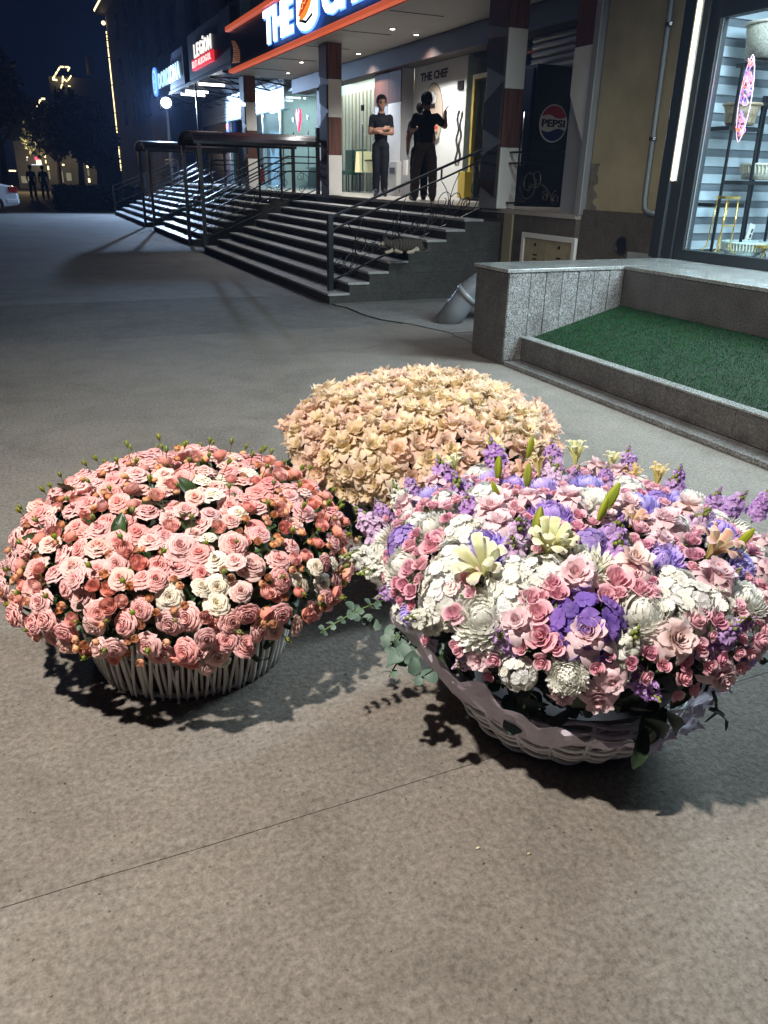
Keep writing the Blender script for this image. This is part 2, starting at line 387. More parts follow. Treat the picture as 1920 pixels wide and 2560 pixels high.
slab(jag((3.53, 10.4), (-14, 10.9), 60, 0.05, 12)[::-1]+[(16, 10.4), (16, 60), (-14, 60)], -0.002, M['asphalt'], 'asphalt_slab', ground)
MB().box(-260, -14.02, -40, 420, -0.04, -0.004).build('far_paving', M['asphalt'], ground)
MB().box(-14.0, 260, 60.02, 420, -0.04, -0.004).build('far_paving', M['asphalt'], ground)
# small litter lying on the paving
def pebbles():
    mb = MB(); rg = random.Random(3)
    for i in range(420):
        x, y = rg.uniform(-1.4, 3.6), rg.uniform(0.35, 6.5); r = rg.uniform(0.0012, 0.0042)
        mb.ball((x, y, r*0.5), r, 5, 4, 0, (1, rg.uniform(.6, 1), .6))
    return tag(mb.build('grit', mat('grit_stone', (0.16, 0.13, 0.1), 0.9, var=0.5, scale=3)), 'small dark grit scattered over the pale concrete paving', 'grit', kind='stuff')
pebbles()
for px, py, c, nm, lb in ((1195, 2122, (0.55, 0.48, 0.34), 'petal_scrap', 'pale dry petal scrap on bare concrete, the left of two'), (1322, 2136, (0.42, 0.33, 0.2), 'petal_scrap', 'tan dry petal scrap on bare concrete, the right of two')):
    p = P(px, py, Z=0); mb = MB(); mb.ball((p.x, p.y, 0.003), 0.0055, 7, 5, 0, (1.1, 0.6, 0.5))
    tag(mb.build(nm, mat('dry_petal', c, 0.8), smooth=True), lb, 'petal', 'dry petals on the paving')

# ------------------------------------------------------------------ stairs and terrace
ZP = 1.14; RISE = ZP/9; GO = 0.275
def staircase(y0, y1, label, tiles=False):
    t = thing('staircase', label, 'stairs', (3.5, (y0+y1)/2, 0), 'flights of steps up to the shop terrace')
    for k in range(1, 9):
        xa = 3.5+GO*(k-1); z0 = RISE*(k-1)-(0.03 if k > 1 else 0.03); z1 = RISE*k-0.03
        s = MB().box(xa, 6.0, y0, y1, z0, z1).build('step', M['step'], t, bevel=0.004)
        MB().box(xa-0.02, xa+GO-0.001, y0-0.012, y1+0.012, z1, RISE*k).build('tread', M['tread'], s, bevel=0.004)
    return t
staircase(9.5, 16.9, 'wide grey concrete flight of eight steps nearest the flower baskets')
staircase(18.72, 23.6, 'middle flight of steps between the two curved canopies')
staircase(25.5, 33.0, 'farthest flight of steps beside the dark hedge')

terrace = thing('shop_terrace', 'raised dark rendered terrace with pale floor under the columned porch', 'terrace', (6, 20, 0))
MB().box(6.0, 7.68, 7.9, 36, 0.0, ZP-0.05).build('base', M['plinth'], terrace)
MB().box(5.985, 7.68, 7.9, 36, ZP-0.05, ZP).build('floor', mat('pale_floor_tile', (0.42, 0.38, 0.33), 0.35, var=0.1, scale=3), terrace)
for i in range(19):
    y = 9.6+i*0.39
    MB().box(5.978, 5.999, y, y+0.383, ZP-0.123, ZP-0.052).build('tile', M['step'], terrace)
p = P(1250, 530, X=6.0)
MB().box(5.97, 5.998, 9.22, 9.42, 0.0, ZP-0.052).build('beige_strip', mat('beige_strip', (0.30, 0.26, 0.17), 0.7), terrace)

# ------------------------------------------------------------------ porch of the restaurant: columns, fascia, ceiling, back wall
porch = thing('restaurant_porch', 'columned restaurant porch with brown and white panels and glass walls', 'shopfront', (6.5, 15, ZP))
def column(y0, x0=5.9, w=0.27, d=0.46, parent=porch, top=3.84):
    c = MB().box(x0, x0+w, y0, y0+d, ZP, top).build('column', M['grey'], parent, bevel=0.004)
    zs = [ZP+0.002, 1.89, 2.565, 3.23, top-0.002]
    for i in range(4):                     # panels on the south face, white and brown in turn
        MB().box(x0-0.004, x0+w+0.004, y0-0.022, y0-0.001, zs[i]+0.003, zs[i+1]-0.003).build('panel', [M['white'], M['brown']][i % 2], c, bevel=0.003)
    # pointed dark panels standing proud of the west face
    pts = [[(0.02, 1.28), (d*0.94, 1.42), (d*0.94, 1.78), (0.0, 1.93)], [(0.0, 1.98), (d*0.94, 2.12), (d*0.94, 2.42), (0.0, 2.64)],
           [(0.0, 2.70), (d*0.94, 2.84), (d*0.94, 3.16), (0.0, 3.12)], [(0.0, 3.22), (d*0.94, 3.30), (d*0.94, top-0.01), (0.0, top-0.01)]]
    for q in pts:
        MB().prism([(y0+a, z) for a, z in q], lambda u, v, dd: (x0-dd, u, v), 0.001, 0.035).build('panel', M['dbrown'], c, bevel=0.003)
    return c
for y in (9.53, 15.98, 22.2): column(y)
# ceiling
MB().box(5.62, 7.66, 8.4, 22.4, 3.84, 3.90).build('ceiling', M['soffit'], porch)
MB().box(7.25, 7.66, 8.4, 22.4, 3.50, 3.835).build('ceiling_beam', M['dbrown'], porch)
for i in range(7): MB().box(5.66, 6.60, 8.6+i*2, 8.62+i*2, 3.832, 3.838).build('ceiling_joint', M['dbrown'], porch)
def spot(x, y, e=26, col=(0.98, 0.97, 0.95)):
    o = MB().lathe([(0.0, 3.826), (0.045, 3.826), (0.06, 3.83), (0.065, 3.838)], (x, y, 0), 14).build('downlight', M['steel'], porch)
    MB().lathe([(0.0, 3.822), (0.04, 3.822), (0.042, 3.8255)], (x, y, 0), 14).build('lens', M['spot'], o)
    lamp('downlight_lamp', 'SPOT', (x, y, 3.80), e, col, spot_size=R(130), spot_blend=0.8, shadow_soft_size=0.05, target=(x, y, 0))
spot(6.35, 14.0, 230); spot(6.35, 18.9, 230); spot(6.95, 14.3, 260); spot(6.95, 17.0, 240); spot(6.35, 10.6, 70)
spot(6.7, 21.0, 180)
# back wall of the porch
bw = MB(); bw.box(7.68, 7.9, 8.4, 22.4, 3.72, 4.9); bw.build('lintel', M['dbrown'], porch)
wp = MB().box(7.68, 7.80, 13.68, 15.82, ZP, 3.715).build('wall_panel', M['wallwhite'], porch)
text_on_mb = MB(); text_on(text_on_mb, 'THE', west(7.679, 15.53, 3.235), 0.48, 0.145, 0.006, bold=0.03)
text_on(text_on_mb, 'CHEF', west(7.679, 14.96, 3.235), 0.55, 0.145, 0.006, bold=0.03)
text_on_mb.build('lettering', M['blackp'], wp)
def oval(cy, cz, ry, rz, d0, d1, m, n=32, X=7.679, name='badge'):
    mb = MB(); mb.prism([(cy-ry*math.cos(2*math.pi*i/n), cz+rz*math.sin(2*math.pi*i/n)) for i in range(n)], lambda u, v, d: (X-d, u, v), d0, d1)
    return mb.build(name, m, wp)
BLK = mat('print_black', (0.02, 0.02, 0.02), 0.5); TAN = mat('print_tan', (0.52, 0.42, 0.33), 0.5); WHT = mat('print_white', (0.7, 0.7, 0.67), 0.5)
FLS = mat('print_flesh', (0.62, 0.44, 0.33), 0.5); GRY = mat('print_grey', (0.12, 0.11, 0.10), 0.5); RED = mat('print_red', (0.55, 0.04, 0.04), 0.5)
oval(14.97, 2.62, 0.44, 0.56, 0.0, 0.004, BLK); oval(14.97, 2.62, 0.425, 0.545, 0.004, 0.006, TAN)
def flat(pts, d0, d1, m, X=7.679, par=wp, name='print'):
    mb = MB(); mb.prism(pts, lambda u, v, d: (X-d, u, v), d0, d1); return mb.build(name, m, par)
def ell(cy, cz, ry, rz, n=20, a0=0, a1=2*math.pi): return [(cy-ry*math.cos(a0+(a1-a0)*i/n), cz+rz*math.sin(a0+(a1-a0)*i/n)) for i in range(n)]
flat([(15.25, 2.28), (14.7, 2.28), (14.78, 2.43), (14.92, 2.50), (15.03, 2.50), (15.17, 2.43)], 0.006, 0.008, GRY)
flat(ell(14.97, 2.62, 0.105, 0.14), 0.008, 0.010, FLS)
flat([(15.09, 2.74), (14.85, 2.74), (14.86, 2.82), (15.08, 2.82)], 0.010, 0.012, BLK)
for cy, cz, ry, rz in ((15.06, 2.90, 0.09, 0.085), (14.97, 2.95, 0.09, 0.10), (14.88, 2.90, 0.09, 0.085)):
    flat(ell(cy, cz, ry, rz), 0.0085, 0.0095, BLK); flat(ell(cy, cz, ry*0.88, rz*0.88), 0.0105, 0.0125, WHT)
flat([(15.04, 2.585), (14.97, 2.60), (14.90, 2.585), (14.92, 2.565), (14.97, 2.575), (15.02, 2.565)], 0.010, 0.012, BLK)
for cy in (15.01, 14.93): flat(ell(cy, 2.665, 0.016, 0.008, 8), 0.010, 0.011, BLK)
flat([(15.02, 2.50), (14.92, 2.50), (14.97, 2.38)], 0.008, 0.010, WHT)
flat(ell(14.83, 2.40, 0.15, 0.07), 0.0085, 0.0105, mat('print_bun', (0.55, 0.36, 0.17), 0.5)); flat(ell(14.83, 2.40, 0.12, 0.03), 0.0105, 0.0125, RED)
flat([(15.3, 2.22), (15.1, 2.10), (14.9, 2.06), (14.64, 2.16), (14.62, 2.24), (14.9, 2.15), (15.1, 2.19), (15.28, 2.29)], 0.0065, 0.0095, GRY)
# pilaster between the two glass bays
pl = MB().box(7.42, 7.68, 15.83, 17.2, ZP, 3.715).build('pilaster', M['grey'], porch)
MB().box(7.40, 7.419, 15.85, 16.45, ZP+0.002, 2.9).build('panel', M['white'], pl); MB().box(7.40, 7.419, 15.85, 16.45, 2.906, 3.71).build('panel', M['brown'], pl)
MB().box(7.40, 7.419, 16.46, 17.18, 2.906, 3.71).build('panel', M['brown'], pl)
pl2 = MB().box(7.42, 7.68, 19.95, 20.9, ZP, 3.715).build('pilaster', M['grey'], porch)
MB().box(7.40, 7.419, 19.97, 20.3, ZP+0.002, 2.6).build('panel', M['white'], pl2); MB().box(7.40, 7.419, 19.97, 20.88, 2.606, 3.71).build('panel', M['dbrown'], pl2)
# switch box, meter and cable beside the pilaster
q = P(1014, 419, X=7.38); sw = MB().box(7.36, 7.399, q.y-.07, q.y+.07, q.z-.14, q.z+.14).build('switch_box', M['white'], pl)
q = P(983, 436, X=7.33); mt = MB().box(7.30, 7.41, q.y-.22, q.y+.22, q.z-.25, q.z+.25).build('meter_box', mat('meter_box', (0.45, 0.46, 0.43), 0.5), pl, bevel=0.01)
MB().box(7.285, 7.299, q.y-.14, q.y+.10, q.z+.02, q.z+.13).build('display', M['blackp'], pl)
mb = MB(); mb.tube([(7.29, 16.6, 1.6), (7.24, 16.45, 1.45), (7.22, 16.25, 1.38), (7.25, 16.1, 1.42), (7.28, 16.2, 1.5)], 0.012, 6); mb.build('cable', M['blackp'], pl, True)
# glass of the bays with black clamps
def glazing(y0, y1, splits, z1=3.715):
    ys = [y0]+splits+[y1]
    for a, b in zip(ys[:-1], ys[1:]):
        gl = MB().box(7.69, 7.702, a+0.006, b-0.006, ZP, z1).build('glass_pane', M['glass2'], porch)
    for s in splits:
        MB().box(7.66, 7.688, s-0.07, s+0.07, 2.9, 3.02).build('clamp', M['blackp'], porch)
        MB().tube([(7.64, s-0.15, 1.6), (7.62, s-0.15, 1.65), (7.62, s-0.15, 2.6), (7.64, s-0.15, 2.65)], 0.018, 8).build('door_bar', M['steel'], porch, True)
glazing(17.2, 19.95, [18.5]); glazing(20.9, 25.0, [22.4, 23.7]); glazing(11.6, 13.66, [12.7])
# glass side screen and yellow door by the near column
ye = mat('yellow_door_frame', (0.50, 0.36, 0.03), 0.5)
yd = MB(); yd.box(7.60, 7.66, 13.26, 13.33, ZP, 3.16); yd.box(7.60, 7.66, 12.4, 13.26, 3.09, 3.16); yd.build('yellow_door_frame', ye, porch)
MB().box(7.42, 7.58, 13.10, 13.36, ZP+0.04, 1.62).build('yellow_cabinet', ye, porch, bevel=0.01)
tw = MB()
for k in range(2):
    tw.tube([(7.5, 13.60-0.1*k+0.035*math.sin(i*1.1+k*2), 1.72+i*0.06) for i in range(16)], 0.020, 8)
tw.build('twisted_door_handle', M['steel'], porch, True)
MB().box(7.655, 7.679, 13.78, 13.98, 2.98, 3.12).build('clamp', M['blackp'], porch)
# roller shutter in the recess at the near end
rs = thing('roller_shutter', 'grey roller shutter of horizontal slats above the dark fridge', 'shutter', (7.6, 10, ZP))
for i in range(26):
    z = ZP+0.02+i*0.098
    mb = MB(); mb.prism([(0.0, 0.0), (0.028, 0.03), (0.028, 0.065), (0.0, 0.092)], lambda u, v, d, z=z: (7.62-u, d, z+v), 8.4, 11.55); mb.build('slat', mat('shutter_slat', (0.36, 0.36, 0.35), 0.4, metal=0.3) if i == 0 else bpy.data.materials['shutter_slat'], rs)
# end pilaster of the porch next to the yellow wall
ep = MB().box(6.02, 6.3, 7.88, 8.27, ZP, 3.84).build('end_pilaster', M['grey'], porch)
MB().box(6.0, 6.019, 7.94, 8.265, 2.88, 3.83).build('panel', M['brown'], ep)
MB().prism([(8.265, 2.87), (7.94, 2.87), (7.94, 1.9), (8.265, 2.4)], lambda u, v, d: (6.019-d, u, v), 0.0, 0.02).build('panel', M['white'], ep)  # cut slantwise, the bare grey below stands in for a diagonal shadow
MB().box(5.985, 6.0, 7.84, 7.93, ZP, 3.83).build('metal_corner', mat('pale_metal_corner', (0.42, 0.42, 0.42), 0.4, metal=0.4), ep)

# fascia with the lit name
fa = thing('restaurant_sign', 'navy fascia sign with glowing white letters between orange light strips', 'sign', (5.5, 15, 3.85))
MB().box(5.52, 6.3, 7.95, 22.02, 3.93, 4.74).build('fascia_board', M['navy'], fa)
MB().box(5.46, 5.60, 7.9, 22.06, 3.845, 3.929).build('light_strip', M['orange'], fa, bevel=0.02)
MB().box(5.42, 5.60, 7.9, 22.06, 4.741, 4.85).build('light_strip', M['orange'], fa, bevel=0.02)
def letters(body, y, z, w, h):
    h0 = MB(); text_on(h0, body, lambda u, v, d: (5.452-d, y+0.03-u, z-0.03+v), w+0.06, h+0.06, 0.012, bold=0.07); h0.build('letter_back', M['signblue'], fa)
    a = MB(); text_on(a, body, west(5.439, y, z), w, h, 0.03, bold=0.03); a.build('letters', M['sign'], fa)
letters('THE', 18.62, 4.05, 1.98, 0.62); letters('CHEF', 14.95, 4.05, 2.75, 0.62)
def shield(cy, z0, w, h, n=14):
    return [(cy-w, z0+h)]+[(cy-w+w*2*i/n, z0+0.30*w*(abs(2*i/n-1))**2.5) for i in range(n+1)]+[(cy+w, z0+h)]
flat(shield(15.83, 3.94, 0.64, 0.95), 0.03, 0.05, M['signblue'], 5.5, fa, 'badge_back'); flat(shield(15.83, 3.98, 0.55, 0.87), 0.051, 0.08, M['sign'], 5.5, fa, 'badge')
hd = emit('badge_orange', (1.0, 0.36, 0.05), 0.9); hr = emit('badge_red', (0.75, 0.05, 0.02), 0.8); hm_ = emit('badge_mustard', (1.0, 0.75, 0.2), 0.9)
def rot(pts, c, a):
    return [(c[0]+(u-c[0])*math.cos(a)-(v-c[1])*math.sin(a), c[1]+(u-c[0])*math.sin(a)+(v-c[1])*math.cos(a)) for u, v in pts]
cc_ = (15.83, 4.40); an_ = R(-22)
flat(rot(ell(15.83, 4.38, 0.40, 0.17), cc_, an_), 0.081, 0.088, hd, 5.5, fa, 'hot_dog_bun'); flat(rot(ell(15.83, 4.42, 0.43, 0.075), cc_, an_), 0.0885, 0.095, hr, 5.5, fa, 'sausage')
zz_ = [(15.83-.34+.085*i, 4.42+(.03 if i % 2 else -.03)) for i in range(9)]
flat(rot(zz_+[(u, v+.022) for u, v in zz_[::-1]], cc_, an_), 0.0955, 0.10, hm_, 5.5, fa, 'mustard')
flat([(16.22, 4.16), (15.83, 4.08), (15.44, 4.16), (15.46, 4.21), (15.83, 4.13), (16.20, 4.21)], 0.081, 0.086, GRY, 5.5, fa, 'badge_ribbon')
flat(ell(15.83, 4.66, 0.20, 0.10), 0.081, 0.086, GRY, 5.5, fa, 'badge_hat')

# bronze studs, given a faint glow of their own, in curved rows at the fascia's far end, each a piece of its own
sm_ = emit('glowing_bronze_stud', (0.5, 0.22, 0.10), 0.22); st0 = MB(); st0.ball((0, 0, 0), .5, 7, 5); st0 = st0.build('stud', sm_, None, True); stm = st0.data; bpy.data.objects.remove(st0)
for i in range(6):
    for j in range(12):
        t = j/11; y = 21.15+0.13*i*(1-0.5*t)+0.35*t*t-0.1*math.sin(3*t); z = 4.02+0.46*t+0.008*i
        inst('stud', stm, fa, Matrix.Translation((5.515, y, z)) @ Matrix.Scale(.040*(1.15-0.6*t), 4))

# fridge with the round drinks logo
p0, p1, pt = P(1314, 516, Y=10.4), P(1400, 517, Y=10.4), P(1338, 152, Y=10.4)
fx0, fx1, fz1 = p0.x, p1.x+0.06, 3.0
fr = thing('drinks_fridge', 'tall dark fridge with a round red white and blue logo', 'fridge', (fx0, 10.4, ZP))
fm = mat('fridge_black', (0.008, 0.011, 0.02), 0.3, bump=0.05, bscale=300)
MB().box(fx0, fx1, 10.4, 11.3, ZP+0.06, fz1).build('cabinet', fm, fr, bevel=0.015)
MB().box(fx0+0.03, fx1-0.03, 10.43, 11.27, ZP, ZP+0.059).build('base', M['blackp'], fr)
MB().box(fx0-0.05, fx0-0.004, 10.42, 11.28, ZP+0.1, fz1-0.05).build('door', fm, fr, bevel=0.01)
MB().tube([(fx0-0.09, 10.5, 1.7), (fx0-0.09, 10.5, 2.4)], 0.014, 8).build('handle', M['steel'], fr, True)
pc = P(1382, 309, Y=10.4); rr = (P(1416, 309, Y=10.4)-P(1347, 309, Y=10.4)).length/2; rz = (P(1382, 262, Y=10.4)-P(1382, 357, Y=10.4)).length/2
LS = lambda u, v, d: (pc.x+u*rr, 10.399-d, pc.z+v*rz)
def wavey(s): return 0.14*math.sin(s*2.4)*1.0
lg = MB(); lg.prism([(math.cos(2*math.pi*i/40), math.sin(2*math.pi*i/40)) for i in range(40)], LS, 0, 0.012)
lo = lg.build('logo', mat('logo_white', (0.75, 0.75, 0.75), 0.4), fr)
def cap(sgn, lim):
    n = 22; r = 0.93; top = []; bot = []
    for i in range(n+1):
        s = -1+2*i/n; x = s*math.sqrt(r*r-lim*lim)*0.995
        top.append((x, sgn*math.sqrt(max(0, r*r-x*x)))); bot.append((x, sgn*lim+wavey(s)*sgn*-1*0.5*(1-s*s)*2))
    return top+bot[::-1]
a = MB(); a.prism(cap(1, 0.36), LS, 0.0125, 0.016); a.build('logo_band', mat('logo_red', (0.42, 0.012, 0.03), 0.4), lo)
a = MB(); a.prism(cap(-1, 0.36), LS, 0.0125, 0.016); a.build('logo_band', mat('logo_blue', (0.012, 0.022, 0.16), 0.4), lo)
a = MB(); text_on(a, 'PEPSI', lambda u, v, d: LS(-0.84+u, -0.19+v, 0.0125+d), 1.68, 0.40, 0.004, bold=0.035); a.build('lettering', BLK, lo)

# ------------------------------------------------------------------ interiors behind the glass
inn = thing('dining_room', 'lit dining room behind glass with wood slat wall and white upper panel', 'room', (9, 18, ZP))
wl = MB(); wl.box(7.75, 11, 15.85, 24.98, ZP-0.1, ZP-0.004); wl.build('floor', mat('interior_floor', (0.35, 0.33, 0.30), 0.3), inn)
MB().box(11, 11.1, 15.85, 24.98, ZP, 3.72).build('rear_wall', M['wallwhite'], inn)
MB().box(7.75, 11, 15.7, 15.84, ZP, 3.72).build('side_wall', M['wallwhite'], inn)
MB().box(7.75, 11, 25.0, 25.1, ZP, 3.72).build('side_wall', M['wallwhite'], inn)
MB().box(7.75, 11, 15.85, 24.98, 3.725, 3.8).build('ceiling', M['wallwhite'], inn)
MB().box(7.75, 11, 21.75, 21.85, ZP, 3.72).build('side_wall', M['wallwhite'], inn)
ws = [wood('pale_oak_slat', (0.36, 0.24, 0.13), (0.55, 0.40, 0.25), 4, 2), M['wallwhite']]
zs_ = P(900, 229, X=8.35).z
MB().box(8.38, 8.45, 15.9, 21.74, zs_, 3.715).build('upper_panel', M['wallwhite'], inn)
for i in range(38):
    y = 17.1+i*0.121
    MB().box(8.35-(0.02 if i % 2 else 0), 8.41, y, y+0.115, ZP, zs_-.003).build('slat', ws[i % 2], inn)
gm = mat('green_leather', (0.012, 0.13, 0.095), 0.4)
def dining_chair(x, y, label):
    t = thing('dining_chair', label, 'chair', (x, y, ZP), 'green chairs seen through the middle glass bay')
    MB().box(x-.25, x+.25, y-.25, y+.25, ZP+.40, ZP+.5).build('seat', gm, t, bevel=.02)
    MB().box(x+.18, x+.26, y-.26, y+.26, ZP+.501, ZP+1.0).build('backrest', gm, t, bevel=.02)
    for a in (-1, 1):
        for b in (-1, 1): MB().tube([(x+a*.2, y+b*.2, ZP), (x+a*.2, y+b*.2, ZP+.40)], .016, 6).build('leg', M['black'], t)
q = P(868, 430, X=8.0); dining_chair(8.0, q.y+.35, 'green leather chair behind the glass nearest the brown column')
dining_chair(8.0, q.y-.4, 'green leather chair behind the glass, to the right of its twin')
tb = thing('dining_table', 'dark dining table behind glass beside green chairs', 'table', (7.95, 19.2, ZP))
MB().box(7.8, 8.3, 18.2, 19.7, ZP+.70, ZP+.74).build('tabletop', mat('table_top', (0.05, 0.04, 0.035), 0.3), tb, bevel=.008)
for y in (18.35, 19.55): MB().tube([(8.05, y, ZP), (8.05, y, ZP+.70)], .035, 10).build('leg', M['black'], tb)
tl = thing('table_lamp', 'cream shaded standing lamp glowing behind the glass', 'lamp', (7.9, 17.75, ZP))
ty = P(913, 415, X=7.9).y; MB().lathe([(0.25, ZP+.46), (0.22, ZP+.92)], (7.9, ty, 0), 20).build('lamp_shade', emit('lamp_shade', (0.9, 0.72, 0.42), 0.35), tl, True)
MB().tube([(7.9, ty, ZP+.02), (7.9, ty, ZP+.85)], 0.012, 8).build('stem', M['white'], tl)
MB().lathe([(0, ZP), (0.13, ZP), (0.13, ZP+.025), (0, ZP+.025)], (7.9, ty, 0), 20).build('base', M['white'], tl)
lamp('dining_room_light', 'AREA', (8.02, 19.2, 3.70), 60, (1.0, 0.95, 0.84), shape='RECTANGLE', size=0.45, size_y=4.4)
lamp('kitchen_light', 'AREA', (9.2, 22.8, 3.70), 120, (0.72, 0.95, 1.0), shape='RECTANGLE', size=2.2, size_y=3.6)
# kitchen bay: fridges and a counter
def cooler(y, label, c):
    t = thing('bottle_cooler', label, 'fridge', (9.6, y, ZP), 'coolers in the left glass bay')
    MB().box(9.45, 10.0, y-.45, y+.45, ZP, ZP+1.75).build('cabinet', mat('cooler_body', c, 0.4), t, bevel=.01)
    MB().box(9.40, 9.449, y-.44, y+.44, ZP+1.45, ZP+1.75).build('header', mat('cooler_header', (0.03, 0.16, 0.05), 0.4), t)
    MB().box(9.42, 9.449, y-.40, y+.40, ZP+.1, ZP+1.42).build('door', mat('cooler_door', (0.05, 0.11, 0.13), 0.15), t)
    for k in range(4):
        s = MB(); s.box(9.405, 9.419, y-.38, y+.38, ZP+.3+k*.28, ZP+.32+k*.28)
        for j in range(7): s.box(9.404, 9.418, y-.36+j*.105, y-.30+j*.105, ZP+.32+k*.28, ZP+.5+k*.28)
        s.build('shelf', mat('cooler_shelf', [(0.4, 0.4, 0.35), (0.1, 0.3, 0.35), (0.35, 0.1, 0.08), (0.3, 0.3, 0.3)][k], 0.4), t)
cooler(23.7, 'dark cooler with green header in the left glass bay, the left one', (0.03, 0.035, 0.035))
cooler(22.6, 'dark cooler with green header in the left glass bay, the right one', (0.03, 0.035, 0.035))
ct = thing('serving_counter', 'pale serving counter low behind the left glass bay', 'counter', (8.6, 23, ZP))
MB().box(8.4, 8.9, 21.2, 24.6, ZP, ZP+.55).build('front', mat('counter_front', (0.30, 0.36, 0.36), 0.4), ct); MB().box(8.36, 8.94, 21.15, 24.65, ZP+.551, ZP+.6).build('top', M['steel'], ct)
hs = thing('heart_light', 'small glowing red heart sign on the left glass bay', 'sign', (7.6, 21.0, 2.85))
q = P(749, 296, X=7.38)
hp = [(q.y+0.17*1.05*(16*math.sin(t)**3)/16, q.z+0.30*(13*math.cos(t)-5*math.cos(2*t)-2*math.cos(3*t)-math.cos(4*t))/16) for t in [2*math.pi*i/30 for i in range(30)]]
flat(hp, 0.0, 0.05, emit('heart_red', (1.0, 0.03, 0.09), 2.2), 7.38, hs, 'heart'); flat([(q.y+(u-q.y)*.6, q.z+(v-q.z)*.6) for u, v in hp], 0.051, 0.06, emit('heart_pink', (1.0, 0.35, 0.4), 2.0), 7.38, hs, 'heart_centre')
fe = thing('red_extinguisher', 'small red fire extinguisher at the foot of the left bay', 'extinguisher', (7.5, 23.3, ZP))
q = P(655, 436, X=7.45)
MB().lathe([(0, q.z-.22), (0.085, q.z-.22), (0.09, q.z+.1), (0.03, q.z+.18), (0.03, q.z+.22), (0, q.z+.22)], (7.45, q.y, 0), 14).build('bottle', mat('extinguisher_red', (0.5, 0.02, 0.02), 0.35), fe, True)
MB().box(7.40, 7.5, q.y-.05, q.y+.05, q.z+.221, q.z+.26).build('valve', M['black'], fe)
fs = thing('fire_stand', 'dark column foot stand with orange lantern glow', 'lantern', (6.3, 16.4, ZP))
q = P(817, 412, X=6.3)
MB().box(6.22, 6.4, q.y-.09, q.y+.09, ZP, q.z-.12).build('stand', mat('lantern_bronze', (0.08, 0.05, 0.03), 0.4), fs, bevel=.01)
MB().ball((6.3, q.y, q.z-.02), .1, 12, 8).build('globe', emit('lantern_amber', (1.0, 0.42, 0.08), 1.3), fs, True)

# ------------------------------------------------------------------ railings and canopies
def spiral(c, ax, ay, r, a0, turns, n=22, k=0.25):
    c, ax, ay = Vector(c), Vector(ax), Vector(ay)
    return [c+ax*(r*(k+(1-k)*(1-i/n))*math.cos(a0+turns*2*math.pi*i/n))+ay*(r*(k+(1-k)*(1-i/n))*math.sin(a0+turns*2*math.pi*i/n)) for i in range(n+1)]
def scrollwork(a, b, zlo, zhi, n, parent, r=0.006, seed=1):
    """curled bars in the plane from a to b (world points at the lower rail), between lower and upper rail heights"""
    a, b = Vector(a), Vector(b); d = (b-a); L = d.length; d.normalize(); up = Vector((0, 0, 1)); rg = random.Random(seed)
    for i in range(n):
        c = a+d*(L*(i+.5)/n)+up*((zlo+zhi)/2)
        s = 1 if i % 2 else -1; h = (zhi-zlo)
        pts = [c+d*(s*h*.42*math.sin(t*math.pi))+up*(h*(t-.5)*.9) for t in [j/12 for j in range(13)]]
        q1 = spiral(c+up*(h*.26)-d*(s*h*.02), d*s, up, h*.2, -1.2, 1.4)
        q2 = spiral(c-up*(h*.24)+d*(s*h*.10), -d*s, -up, h*.17, -1.0, 1.3)
        mb = MB()
        for q in (pts, q1, q2): mb.tube(q, r, 5)
        mb.build('scroll', M['black'], parent, True)
rl = thing('stair_railing', 'black metal stair railing with scrolls and square post beside the near steps', 'railing', (3.6, 9.8, 0))
RA, RB = Vector((3.62, 9.78, 1.02)), Vector((6.05, 10.02, 1.92))
MB().box(3.585, 3.655, 9.745, 9.815, 0.0, 1.06).build('post', M['black'], rl, bevel=.004)
MB().bar(RA, RB, .045, .028).build('handrail', M['black'], rl, bevel=.004)
MB().bar(RA-Vector((0, 0, .16)), RB-Vector((0, 0, .13)), .03, .02).build('rail', M['black'], rl)
MB().bar((3.62, 9.78, .24), (6.05, 10.02, 1.17), .03, .02).build('rail', M['black'], rl)
rd = (RB-RA).normalized()
for i, (t, s, zz) in enumerate([(.10, 1, .2), (.2, -1, .42), (.33, 1, .3), (.46, -1, .5), (.57, 1, .36), (.68, 1, .55), (.80, -1, .42), (.90, 1, .5)]):
    base = Vector((3.62, 9.78, .24))+(Vector((6.05, 10.02, 1.17))-Vector((3.62, 9.78, .24)))*t
    top = RA-Vector((0, 0, .16))+(RB-RA)*t
    h = top.z-base.z; up = Vector((0, 0, 1)); mb = MB()
    c = base+up*h*zz
    mb.tube(spiral(c+rd*.05*s, rd*s, up, .15, -2.2, 1.5), .006, 5)
    mb.tube([base+(top-base)*q+rd*(s*.14*math.sin(q*math.pi*1.0)) for q in [j/14 for j in range(15)]], .006, 5)
    mb.tube(spiral(base+up*.16-rd*.12*s, -rd*s, up, .09, -.6, 1.4), .006, 5)
    mb.build('scroll', M['black'], rl, True)
MB().bar(RA+(RB-RA)*.68-Vector((0, 0, .02)), RA+(RB-RA)*.68-Vector((0, 0, .15)), .02).build('bar', M['black'], rl)

